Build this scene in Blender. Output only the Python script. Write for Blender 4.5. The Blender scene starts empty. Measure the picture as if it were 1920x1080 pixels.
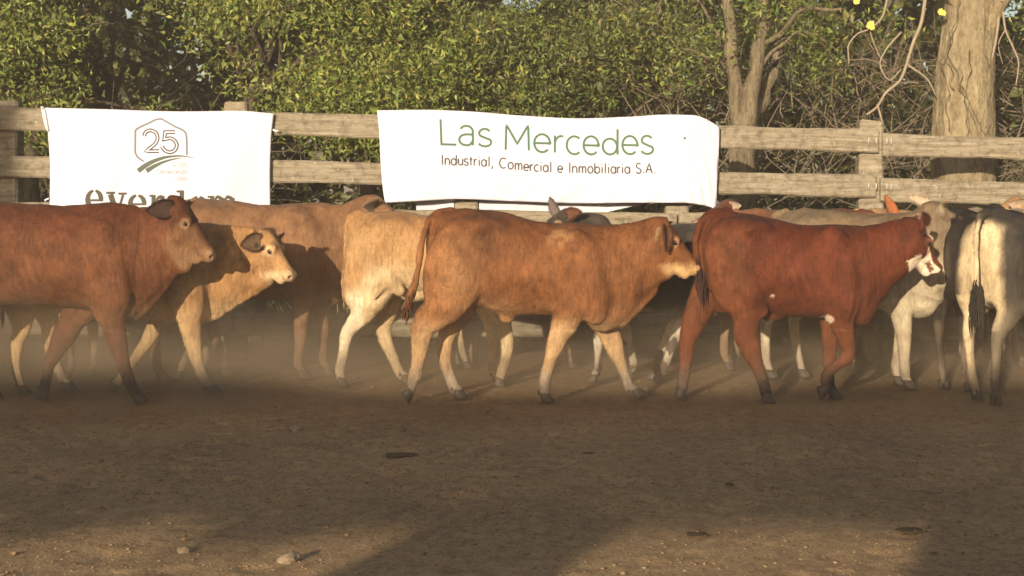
import bpy, bmesh, math, random
import numpy as np
from mathutils import Vector, Matrix

# ------------------------------------------------------------------ camera, light, exposure
F_PX, CAM_H, HORIZON = 3000.0, 1.2, 390.0      # focal length in photo pixels, lens height, horizon row
SC = bpy.context.scene
COL = SC.collection
cam_data = bpy.data.cameras.new("camera")
cam = bpy.data.objects.new("camera", cam_data)
COL.objects.link(cam)
cam.location = (0, 0, CAM_H)
cam.rotation_euler = (math.radians(90), 0, 0)
cam_data.sensor_width = 36.0
cam_data.lens = 36.0 * F_PX / 1920.0
cam_data.shift_y = -(540.0 - HORIZON) / 1920.0
cam_data.clip_end = 2000
cam_data.dof.use_dof = True
cam_data.dof.focus_distance = 8.6
cam_data.dof.aperture_fstop = 6.0
SC.camera = cam

SUN_EL, SUN_AZ = math.radians(10.0), math.radians(18.5)   # low evening sun behind the camera, to its left
world = bpy.data.worlds.new("World")
SC.world = world
world.use_nodes = True
wn = world.node_tree.nodes
wl = world.node_tree.links
sky_tex = wn.new("ShaderNodeTexSky")
sky_tex.sky_type = 'NISHITA'
sky_tex.sun_disc = False
sky_tex.sun_elevation = SUN_EL
sky_tex.sun_rotation = math.radians(180.0) + SUN_AZ
sky_tex.dust_density = 2.0
warm = wn.new("ShaderNodeMix")                                # the evening sky is a little warmer than the model's
warm.data_type = 'RGBA'; warm.blend_type = 'MULTIPLY'; warm.inputs[0].default_value = 1.0
warm.inputs[7].default_value = (1.05, 0.98, 0.95, 1)
wl.new(sky_tex.outputs[0], warm.inputs[6])
wl.new(warm.outputs[2], wn["Background"].inputs["Color"])
wn["Background"].inputs["Strength"].default_value = 0.105

sun_data = bpy.data.lights.new("sun", 'SUN')
sun = bpy.data.objects.new("sun", sun_data)
COL.objects.link(sun)
sun_data.energy = 5.0
sun_data.angle = math.radians(0.6)
sun_data.color = (1.0, 0.83, 0.63)
_d = Vector((math.sin(SUN_AZ) * math.cos(SUN_EL), math.cos(SUN_AZ) * math.cos(SUN_EL), -math.sin(SUN_EL)))
sun.rotation_euler = _d.to_track_quat('-Z', 'Y').to_euler()
sun.location = (-6, -20, 8)

SC.view_settings.view_transform = 'Standard'
SC.view_settings.look = 'None'
SC.view_settings.gamma = 1.0
SC.view_settings.use_curve_mapping = False
SC.view_settings.exposure = 0.90
HAZE = 0.0065

rnd = random.Random(7)
rng = np.random.default_rng(11)

# ------------------------------------------------------------------ helpers
def tag(o, label=None, cat=None, group=None, kind=None):
    if label: o['label'] = label
    if cat: o['category'] = cat
    if group: o['group'] = group
    if kind: o['kind'] = kind
    return o

def link(name, me, mat=None, parent=None, loc=None):
    o = bpy.data.objects.new(name, me)
    COL.objects.link(o)
    if mat is not None and me is not None and not me.materials:
        for m in (mat if isinstance(mat, (list, tuple)) else [mat]):
            me.materials.append(m)
    if parent is not None: o.parent = parent
    if loc is not None: o.location = loc
    return o

def empty(name, loc=(0, 0, 0), rz=0.0):
    o = bpy.data.objects.new(name, None)
    COL.objects.link(o)
    o.location = loc
    o.rotation_euler = (0, 0, rz)
    o.empty_display_size = 0.2
    return o

def mesh_np(name, V, faces, smooth=True, colors=None):
    """faces: (n,3|4) int array, or a list of such arrays"""
    me = bpy.data.meshes.new(name)
    if not isinstance(faces, list): faces = [faces]
    faces = [np.asarray(f, dtype=np.int32) for f in faces if len(f)]
    V = np.asarray(V, dtype=np.float32)
    nl = sum(f.size for f in faces); nf = sum(len(f) for f in faces)
    me.vertices.add(len(V)); me.vertices.foreach_set("co", V.ravel())
    me.loops.add(nl); me.loops.foreach_set("vertex_index", np.concatenate([f.ravel() for f in faces]))
    me.polygons.add(nf)
    tot = np.concatenate([np.full(len(f), f.shape[1], np.int32) for f in faces])
    me.polygons.foreach_set("loop_start", np.concatenate([[0], np.cumsum(tot)[:-1]]).astype(np.int32))
    me.polygons.foreach_set("loop_total", tot)
    me.polygons.foreach_set("use_smooth", np.full(nf, smooth, dtype=bool))
    me.update(calc_edges=True)
    if colors is not None:
        ca = me.color_attributes.new("coat", 'FLOAT_COLOR', 'POINT')
        c4 = np.ones((len(V), 4), np.float32); c4[:, :3] = colors
        ca.data.foreach_set("color", c4.ravel())
    return me

def wpt(px, py, d):
    """world point seen at photo pixel (px, py) at depth d"""
    return ((px - 960.0) / F_PX * d, d, CAM_H - (py - HORIZON) / F_PX * d)

def vnoise(P, scale, seed=0):
    """smooth value noise in [-1, 1] on an (n,3) array"""
    Q = np.asarray(P, np.float64) / scale + 1000.0 + seed * 17.31
    I = np.floor(Q).astype(np.int64); f = Q - I
    f = f * f * (3 - 2 * f)
    def h(ix, iy, iz):
        n = (ix * 374761393 + iy * 668265263 + iz * 2147483647 + seed * 1274126177) & 0xFFFFFFFF
        n = ((n ^ (n >> 13)) * 1274126177) & 0xFFFFFFFF
        n = (n ^ (n >> 16)) & 0xFFFF
        return n / 32767.5 - 1.0
    r = 0
    for a in (0, 1):
        for b in (0, 1):
            for c in (0, 1):
                w = (f[:, 0] if a else 1 - f[:, 0]) * (f[:, 1] if b else 1 - f[:, 1]) * (f[:, 2] if c else 1 - f[:, 2])
                r = r + w * h(I[:, 0] + a, I[:, 1] + b, I[:, 2] + c)
    return r

def tube(path, radii, sides=6, cap=True):
    """swept tube: (V, [quads, tris])"""
    P = np.asarray(path, float); n = len(P)
    R = np.asarray(radii, float) * np.ones(n)
    T = np.gradient(P, axis=0); T /= np.linalg.norm(T, axis=1)[:, None] + 1e-9
    up = np.array([0.0, 0, 1.0]) if abs(T[0, 2]) < 0.9 else np.array([1.0, 0, 0])
    A = np.cross(T, up); A /= np.linalg.norm(A, axis=1)[:, None] + 1e-9
    B = np.cross(A, T)
    th = np.arange(sides) * 2 * math.pi / sides
    V = (P[:, None, :] + R[:, None, None] * (np.cos(th)[None, :, None] * A[:, None, :] + np.sin(th)[None, :, None] * B[:, None, :])).reshape(-1, 3)
    i = np.arange(n - 1)[:, None] * sides; j = np.arange(sides)[None, :]; j2 = (j + 1) % sides
    Q = np.stack([i + j, i + j2, i + sides + j2, i + sides + j], -1).reshape(-1, 4)
    tris = []
    if cap:
        V = np.vstack([V, P[0], P[-1]])
        for k in range(sides):
            tris.append((n * sides, (k + 1) % sides, k))
            tris.append((n * sides + 1, (n - 1) * sides + k, (n - 1) * sides + (k + 1) % sides))
    return V, Q, np.array(tris, np.int32).reshape(-1, 3)

class Acc:
    """collects pieces of ONE part"""
    def __init__(s): s.V = []; s.F = []; s.n = 0; s.C = []
    def add(s, V, *faces, col=None):
        V = np.asarray(V, float)
        s.V.append(V)
        for f in faces:
            f = np.asarray(f)
            if len(f): s.F.append(f + s.n)
        if col is not None: s.C.append(np.broadcast_to(np.asarray(col, float), (len(V), 3)))
        s.n += len(V)
        return s
    def tube(s, path, radii, sides=6, cap=True, col=None):
        V, Q, T = tube(path, radii, sides, cap); return s.add(V, Q, T, col=col)
    def mesh(s, name, smooth=True):
        by = {}
        for f in s.F: by.setdefault(f.shape[1], []).append(f)
        return mesh_np(name, np.vstack(s.V), [np.vstack(v) for v in by.values()], smooth, np.vstack(s.C) if s.C else None)

# ------------------------------------------------------------------ materials
def nodes_of(name, rough=0.8, spec=0.3):
    m = bpy.data.materials.new(name); m.use_nodes = True
    nt = m.node_tree; b = nt.nodes["Principled BSDF"]
    b.inputs["Roughness"].default_value = rough
    b.inputs["Specular IOR Level"].default_value = spec
    return m, nt, b

def n_new(nt, t, **kw):
    n = nt.nodes.new(t)
    for k, v in kw.items(): setattr(n, k, v)
    return n

def noise(nt, coord, scale, detail=4, rough=0.6, mapping=None):
    n = n_new(nt, "ShaderNodeTexNoise")
    n.inputs["Scale"].default_value = scale; n.inputs["Detail"].default_value = detail; n.inputs["Roughness"].default_value = rough
    if mapping is not None:
        mp = n_new(nt, "ShaderNodeMapping"); mp.inputs["Scale"].default_value = mapping
        nt.links.new(coord, mp.inputs["Vector"]); coord = mp.outputs[0]
    nt.links.new(coord, n.inputs["Vector"])
    return n.outputs["Fac"]

def ramp(nt, fac, stops):
    r = n_new(nt, "ShaderNodeValToRGB")
    e = r.color_ramp.elements
    while len(e) < len(stops): e.new(0.5)
    for k, (p, c) in enumerate(stops):
        e[k].position = p; e[k].color = (*c, 1) if len(c) == 3 else c
    nt.links.new(fac, r.inputs["Fac"])
    return r.outputs["Color"]

def mix(nt, a, b, fac, blend='MIX'):
    m = n_new(nt, "ShaderNodeMix"); m.data_type = 'RGBA'; m.blend_type = blend
    for sock, v in ((m.inputs[0], fac), (m.inputs[6], a), (m.inputs[7], b)):
        if hasattr(v, "is_linked"): nt.links.new(v, sock)
        else: sock.default_value = v if not isinstance(v, tuple) or len(v) == 4 else (*v, 1)
    return m.outputs[2]

def bump(nt, b, height, strength=0.4, dist=0.01):
    n = n_new(nt, "ShaderNodeBump"); n.inputs["Strength"].default_value = strength; n.inputs["Distance"].default_value = dist
    nt.links.new(height, n.inputs["Height"]); nt.links.new(n.outputs[0], b.inputs["Normal"])

def coords(nt, which="Object"):
    return n_new(nt, "ShaderNodeTexCoord").outputs[which]

def make_coat():
    m, nt, b = nodes_of("cattle_coat", 0.58, 0.18)
    at = n_new(nt, "ShaderNodeAttribute", attribute_name="coat").outputs["Color"]
    co = coords(nt)
    hair = noise(nt, co, 40, 5, 0.72, (1.3, 1.0, 0.30))
    patch = noise(nt, co, 7, 4, 0.6)
    fine = noise(nt, co, 210, 3, 0.7, (1.5, 1, 0.4))
    c = mix(nt, at, ramp(nt, hair, [(0.30, (0.68, 0.65, 0.62)), (0.5, (1, 1, 1)), (0.72, (1.24, 1.21, 1.16))]), 1.0, 'MULTIPLY')
    c = mix(nt, c, ramp(nt, patch, [(0.3, (0.70, 0.66, 0.62)), (0.55, (1, 1, 1)), (0.75, (1.22, 1.20, 1.15))]), 1.0, 'MULTIPLY')
    nt.links.new(c, b.inputs["Base Color"])
    b.inputs["Sheen Weight"].default_value = 0.02
    b.inputs["Sheen Roughness"].default_value = 0.45
    ad = n_new(nt, "ShaderNodeMath", operation='MULTIPLY_ADD'); ad.inputs[1].default_value = 1.6
    nt.links.new(hair, ad.inputs[0]); nt.links.new(fine, ad.inputs[2])
    bump(nt, b, ad.outputs[0], 0.6, 0.008)
    return m

def make_plain(name, col, rough=0.6, spec=0.4, var=0.25, sc=30):
    m, nt, b = nodes_of(name, rough, spec)
    f = noise(nt, coords(nt), sc, 4)
    c = mix(nt, tuple(x * (1 - var) for x in col), tuple(min(1, x * (1 + var)) for x in col), f)
    nt.links.new(c, b.inputs["Base Color"])
    bump(nt, b, f, 0.3, 0.004)
    return m

M_COAT = make_coat()
M_EYE = make_plain("eye_dark", (0.012, 0.007, 0.005), 0.28, 0.25, 0.1)
M_HOOF = make_plain("hoof_horn", (0.085, 0.068, 0.052), 0.55, 0.35, 0.4, 40)
M_HORN = make_plain("pale_horn", (0.22, 0.19, 0.15), 0.5, 0.4, 0.4, 25)
# ------------------------------------------------------------------ cattle: one smooth body per animal from a blended distance field
def hermite(st, n=240):
    """smooth dense resample of loft stations (monotone cubic)"""
    S = np.asarray(st, float); x = S[:, 0]
    xd = np.linspace(x[0], x[-1], n); out = [xd]
    h = np.diff(x)
    for c in range(1, S.shape[1]):
        y = S[:, c]; dl = np.diff(y) / h; m = np.zeros(len(x))
        for i in range(1, len(x) - 1):
            m[i] = 0 if dl[i - 1] * dl[i] <= 0 else 2 * dl[i - 1] * dl[i] / (dl[i - 1] + dl[i])
        m[0], m[-1] = dl[0], dl[-1]
        i = np.clip(np.searchsorted(x, xd) - 1, 0, len(x) - 2); t = (xd - x[i]) / h[i]
        out.append((2*t**3-3*t**2+1)*y[i] + (t**3-2*t**2+t)*h[i]*m[i] + (-2*t**3+3*t**2)*y[i+1] + (t**3-t**2)*h[i]*m[i+1])
    return np.array(out)

class Field:
    def __init__(s): s.prims = []
    def loft(s, o, ex, ez, stations, k=0.03):
        """stations: (u, top, bottom, half width[, lateral shift]) along ex, heights along ez"""
        ex = np.array(ex, float); ex /= np.linalg.norm(ex)
        ez = np.array(ez, float); ez -= ex * ez.dot(ex); ez /= np.linalg.norm(ez)
        ey = np.cross(ez, ex)
        st = [tuple(r) + (0.0,) * (5 - len(r)) for r in stations]
        D = hermite(st)
        o = np.array(o, float)
        cs = []
        for r in st:
            for a in (r[1], r[2]):
                for b in (-r[3], r[3]):
                    cs.append(o + ex * r[0] + ez * a + ey * (b + r[4]))
        cs = np.array(cs); m = max(r[3] for r in st) * 0.3
        s.prims.append(('loft', cs.min(0) - m, cs.max(0) + m, k, (o, ex, ey, ez, D)))
    def cone(s, p, q, rp, rq, ysc=1.0, k=0.03, sub=False):
        p = np.array(p, float); q = np.array(q, float); r = max(rp, rq)
        s.prims.append(('sub' if sub else 'cone', np.minimum(p, q) - r, np.maximum(p, q) + r, k, (p, q, rp, rq, ysc)))
    def chain(s, pts, ysc=1.0, k=0.02):
        Q = np.array(pts, float); m = Q[:, 3].max()
        s.prims.append(('chain', Q[:, :3].min(0) - m, Q[:, :3].max(0) + m, k, (Q, ysc)))
    def ell(s, c, r, k=0.03, ry=0.0, sub=False):
        """ry: tilt about the y axis"""
        c = np.array(c, float); r = np.array(r, float); m = r.max()
        s.prims.append(('esub' if sub else 'ell', c - m, c + m, k, (c, r, ry)))
    def eval(s, res):
        lo = np.min([p[1] for p in s.prims if 'sub' not in p[0]], axis=0) - 3 * res
        hi = np.max([p[2] for p in s.prims if 'sub' not in p[0]], axis=0) + 3 * res
        n = np.ceil((hi - lo) / res).astype(int) + 1
        ax = [(lo[i] + np.arange(n[i]) * res).astype(np.float32) for i in range(3)]
        G = np.full(n, 0.3, np.float32)
        for typ, a, b, k, prm in s.prims:
            mg = k + 2.5 * res
            sl = []
            for i in range(3):
                i0 = max(0, int((a[i] - mg - lo[i]) / res)); i1 = min(n[i], int((b[i] + mg - lo[i]) / res) + 2)
                sl.append(slice(i0, max(i1, i0 + 1)))
            X = ax[0][sl[0]][:, None, None]; Y = ax[1][sl[1]][None, :, None]; Z = ax[2][sl[2]][None, None, :]
            if typ == 'loft':
                o, ex, ey, ez, D = prm
                dx, dy, dz = X - np.float32(o[0]), Y - np.float32(o[1]), Z - np.float32(o[2])
                f32 = np.float32
                u = dx * f32(ex[0]) + dy * f32(ex[1]) + dz * f32(ex[2])
                v = dx * f32(ey[0]) + dy * f32(ey[1]) + dz * f32(ey[2])
                w = dx * f32(ez[0]) + dy * f32(ez[1]) + dz * f32(ez[2])
                fi = (u - f32(D[0, 0])) / f32(D[0, 1] - D[0, 0]); ii = np.clip(fi, 0, D.shape[1] - 1.001); i0 = ii.astype(np.int32); ft = (ii - i0).astype(np.float32)
                def g(c):
                    A = D[c].astype(np.float32); return A[i0] * (1 - ft) + A[i0 + 1] * ft
                top, bot, hw, ys = g(1), g(2), g(3), g(4)
                hh = (top - bot) * 0.5; vv = (v - ys); ww = w - (top + bot) * 0.5
                a_ = (vv / hw) ** 2 + (ww / hh) ** 2
                k0 = np.sqrt(a_); k1 = np.sqrt((vv / hw ** 2) ** 2 + (ww / hh ** 2) ** 2) + f32(1e-6)
                d = k0 * (k0 - 1) / k1
                over = np.maximum(f32(D[0, 0]) - u, u - f32(D[0, -1]))
                d = np.maximum(d, over)
            elif typ == 'chain':
                Q, ysc = prm; d = None
                for a_, b_ in zip(Q[:-1], Q[1:]):
                    p, q = a_[:3], b_[:3]; e = q - p; L2 = float(e.dot(e)) + 1e-9
                    t = np.clip(((X - p[0]) * e[0] + (Y - p[1]) * e[1] + (Z - p[2]) * e[2]) / L2, 0, 1).astype(np.float32)
                    dd = np.sqrt((X - p[0] - t * e[0]) ** 2 + ((Y - p[1] - t * e[1]) / ysc) ** 2 + (Z - p[2] - t * e[2]) ** 2) - (a_[3] + (b_[3] - a_[3]) * t)
                    d = dd if d is None else np.minimum(d, dd)
            elif typ in ('cone', 'sub'):
                p, q, rp, rq, ysc = prm
                e = q - p; L2 = float(e.dot(e)) + 1e-9
                t = np.clip(((X - p[0]) * e[0] + (Y - p[1]) * e[1] + (Z - p[2]) * e[2]) / L2, 0, 1).astype(np.float32)
                d = np.sqrt((X - p[0] - t * e[0]) ** 2 + ((Y - p[1] - t * e[1]) / ysc) ** 2 + (Z - p[2] - t * e[2]) ** 2) - (rp + (rq - rp) * t)
            else:
                c, r, ry = prm
                ca, sa = math.cos(ry), math.sin(ry)
                dx, dy, dz = X - c[0], Y - c[1], Z - c[2]
                x2 = dx * ca - dz * sa; z2 = dx * sa + dz * ca
                k0 = np.sqrt((x2 / r[0]) ** 2 + (dy / r[1]) ** 2 + (z2 / r[2]) ** 2)
                k1 = np.sqrt((x2 / r[0] ** 2) ** 2 + (dy / r[1] ** 2) ** 2 + (z2 / r[2] ** 2) ** 2) + 1e-6
                d = k0 * (k0 - 1) / k1
            d = d.astype(np.float32)
            sl = tuple(sl); g0 = G[sl]
            if 'sub' in typ:
                h = np.maximum(k - np.abs(g0 + d), 0) / k
                G[sl] = np.maximum(g0, -d) + h * h * k * 0.25
            else:
                h = np.maximum(k - np.abs(g0 - d), 0) / k
                G[sl] = np.minimum(g0, d) - h * h * k * 0.25
        return G, lo, res

def surface_nets(G, lo, res):
    S = G < 0
    n = np.array(G.shape) - 1
    c = S[:-1, :-1, :-1].astype(np.int8)
    for a in (0, 1):
        for b in (0, 1):
            for d in (0, 1):
                if a or b or d: c = c + S[a:a + n[0], b:b + n[1], d:d + n[2]]
    act = (c > 0) & (c < 8)
    I = np.argwhere(act)
    idx = np.full(act.shape, -1, np.int32); idx[tuple(I.T)] = np.arange(len(I))
    acc = np.zeros((len(I), 3)); cnt = np.zeros(len(I))
    corner = [(a, b, d) for a in (0, 1) for b in (0, 1) for d in (0, 1)]
    val = {k: G[I[:, 0] + k[0], I[:, 1] + k[1], I[:, 2] + k[2]].astype(float) for k in corner}
    for p in corner:
        for axis in range(3):
            if p[axis] == 0:
                q = list(p); q[axis] = 1; q = tuple(q)
                v0, v1 = val[p], val[q]
                m = (v0 < 0) != (v1 < 0)
                t = np.where(m, v0 / np.where(m, v0 - v1, 1), 0)
                pos = np.array(p, float)[None, :] + np.zeros((len(I), 3)); pos[:, axis] += t
                acc[m] += pos[m]; cnt[m] += 1
    V = lo + (I + acc / cnt[:, None]) * res
    quads = []
    for axis in range(3):
        u, w = (axis + 1) % 3, (axis + 2) % 3
        sA = [slice(None)] * 3; sB = [slice(None)] * 3
        sA[axis] = slice(0, -1); sB[axis] = slice(1, None)
        cr = S[tuple(sA)] != S[tuple(sB)]
        E = np.argwhere(cr)
        E = E[(E[:, u] > 0) & (E[:, w] > 0) & (E[:, u] < n[u]) & (E[:, w] < n[w])]
        ins = S[tuple(E.T)]
        def cell(du, dw):
            e = E.copy(); e[:, u] += du; e[:, w] += dw; return idx[tuple(e.T)]
        q = np.stack([cell(-1, -1), cell(0, -1), cell(0, 0), cell(-1, 0)], 1)
        q[~ins] = q[~ins][:, ::-1]
        quads.append(q)
    return V, np.vstack(quads)

HEAD = [  # t along the face, front offset, jaw depth, half width (fractions of head length)
    (-0.10, -0.10, 0.18, 0.10), (0.0, -0.005, 0.30, 0.165), (0.15, 0.02, 0.45, 0.22), (0.32, 0.015, 0.53, 0.235), (0.46, 0.0, 0.50, 0.20),
    (0.60, -0.005, 0.40, 0.155), (0.74, 0.0, 0.30, 0.13), (0.86, 0.0, 0.262, 0.14), (0.96, -0.012, 0.245, 0.148), (1.03, -0.05, 0.20, 0.115), (1.06, -0.09, 0.15, 0.06)]

def ear_mesh(root, direc, face, length, width, cup=0.35, droop=0.0):
    """a cupped, pointed leaf with thickness; face = way the opening looks"""
    d = np.array(direc, float); d /= np.linalg.norm(d)
    f = np.array(face, float); f -= d * f.dot(d); f /= np.linalg.norm(f)
    s = np.cross(d, f)
    nu, nv = 13, 9
    V = []; inner = []
    for layer in (0, 1):
        for i in range(nu):
            u = i / (nu - 1)
            w = width * 0.5 * (0.45 * (1 - u) ** 2 + 1.05 * math.sin(math.pi * min(1, u ** 0.85 * 0.95 + 0.03)) ** 0.62)
            for j in range(nv):
                v = -1 + 2 * j / (nv - 1)
                c = cup * w * (v * v) * 1.2 - 0.1 * length * droop * u * u
                p = np.array(root) + d * length * u + s * w * v * (1 - 0.25 * v * v) + f * (c + (0.004 if layer == 0 else -0.006) * (1 - abs(v) ** 3) * (1 - u ** 4))
                p = p + np.array([0, 0, -droop * length * u * u])
                V.append(p); inner.append(1.0 if layer == 0 else 0.0)
    F = []
    for layer in (0, 1):
        b = layer * nu * nv
        for i in range(nu - 1):
            for j in range(nv - 1):
                q = [b + i * nv + j, b + i * nv + j + 1, b + (i + 1) * nv + j + 1, b + (i + 1) * nv + j]
                F.append(q if layer == 1 else q[::-1])
    b = nu * nv
    for i in range(nu - 1):
        for j in (0, nv - 1):
            q = [i * nv + j, (i + 1) * nv + j, b + (i + 1) * nv + j, b + i * nv + j]
            F.append(q if j == 0 else q[::-1])
    for j in range(nv - 1):
        F.append([(nu - 1) * nv + j, (nu - 1) * nv + j + 1, b + (nu - 1) * nv + j + 1, b + (nu - 1) * nv + j])
    return np.array(V), np.array(F), np.array(inner)

def hoof_mesh(toe=0.0):
    """two claws with a cleft; origin at the pastern end, sole about 0.06 below; toe = pitch in radians"""
    ac = Acc()
    for s in (-1, 1):
        rings = [(0.004, 0.030, 0.026, 0.000), (-0.022, 0.038, 0.024, 0.010), (-0.052, 0.047, 0.025, 0.020), (-0.060, 0.044, 0.023, 0.020)]
        V = []; m = 12
        for z, lx, ly, ox in rings:
            for k in range(m):
                a = 2 * math.pi * k / m
                x = math.cos(a); y = math.sin(a)
                x = x * (1.15 if x > 0 else 0.85)
                V.append((ox + lx * x, s * 0.021 + ly * 0.82 * y * (1 - 0.35 * max(0, x)) - s * 0.006 * max(0, x), z))
        V.append((0.01, s * 0.021, -0.060)); V.append((0, s * 0.02, 0.008))
        n = len(rings)
        Q = [(i * m + k, (i + 1) * m + k, (i + 1) * m + (k + 1) % m, i * m + (k + 1) % m) for i in range(n - 1) for k in range(m)]
        T = [((n - 1) * m + k, n * m, (n - 1) * m + (k + 1) % m) for k in range(m)] + [(k, (k + 1) % m, n * m + 1) for k in range(m)]
        V = np.array(V)
        ac.add(V, np.array(Q), np.array(T))
        W = np.array([(-0.036, s * 0.02, 0.008)]) + 0.011 * np.array([(1, 0, 0), (0, 1, 0), (-1, 0, 0), (0, -1, 0), (0, 0, 1.4), (0, 0, -1.8)])   # dew claw
        ac.add(W, np.array([(0, 1, 4), (1, 2, 4), (2, 3, 4), (3, 0, 4), (1, 0, 5), (2, 1, 5), (3, 2, 5), (0, 3, 5)]))
    me = ac.mesh("hoof")
    return me

def ball(r, seg=12, rings=8):
    bm = bmesh.new(); bmesh.ops.create_uvsphere(bm, u_segments=seg, v_segments=rings, radius=r)
    me = bpy.data.meshes.new("ball"); bm.to_mesh(me); bm.free()
    me.polygons.foreach_set("use_smooth", [True] * len(me.polygons)); return me

HOOF_ME = hoof_mesh(); EYE_ME = ball(1.0)

def lerp(a, b, t):
    t = np.clip(t, 0, 1)[:, None]; return np.asarray(a) * (1 - t) + np.asarray(b) * t

def sstep(a, b, x):
    t = np.clip((x - a) / (b - a), 0, 1); return t * t * (3 - 2 * t)

def slim(pts, thin=.82):
    """smooth dense resample of a leg, so joints swell and shanks thin without corners"""
    Q = np.array(pts, float); n = len(Q)
    D = hermite(np.column_stack([np.arange(n), Q]), n * 3)
    D[4] *= 1 - (1 - thin) * sstep(.62, .42, D[3])
    return D[1:].T

def coat_hair(V, Q, N, C, n, seed, keep):
    """short lying hair: one narrow blade per hair, pointing back and down"""
    r = np.random.default_rng(seed)
    a, b, c, d = (V[Q[:, i]] for i in range(4))
    ar = np.linalg.norm(np.cross(c - a, d - b), axis=1) * keep[Q].min(1)
    f = r.choice(len(Q), n, p=ar / ar.sum()); u, w = r.random(n)[:, None], r.random(n)[:, None]
    P = (a[f] * (1 - u) + b[f] * u) * (1 - w) + (d[f] * (1 - u) + c[f] * u) * w
    Nn = N[Q[f, 0]]; Cc = C[Q[f, 0]]
    flow = np.column_stack([-.75 + .5 * vnoise(P, .13, 61), .15 * vnoise(P, .1, 62), -.75 + .5 * vnoise(P, .12, 63)]) + r.normal(0, .22, (n, 3))
    flow -= Nn * (flow * Nn).sum(1)[:, None]; flow /= np.linalg.norm(flow, axis=1)[:, None] + 1e-9
    D = flow + Nn * r.uniform(.10, .42, n)[:, None]; D /= np.linalg.norm(D, axis=1)[:, None]
    S = np.cross(D, Nn); S /= np.linalg.norm(S, axis=1)[:, None] + 1e-9
    L = (.015 * np.exp(r.normal(0, .3, n)))[:, None]; wd = .0014
    P = P - Nn * .001
    HV = np.stack([P - S * wd, P + S * wd, P + D * L], 1).reshape(-1, 3)
    HC = np.clip(Cc * np.exp(r.normal(0, .28, n))[:, None], .003, .9)
    return mesh_np("coat_hair", HV, np.arange(3 * n).reshape(-1, 3), True, np.repeat(HC, 3, axis=0)), np.repeat(Nn, 3, axis=0)

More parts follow.
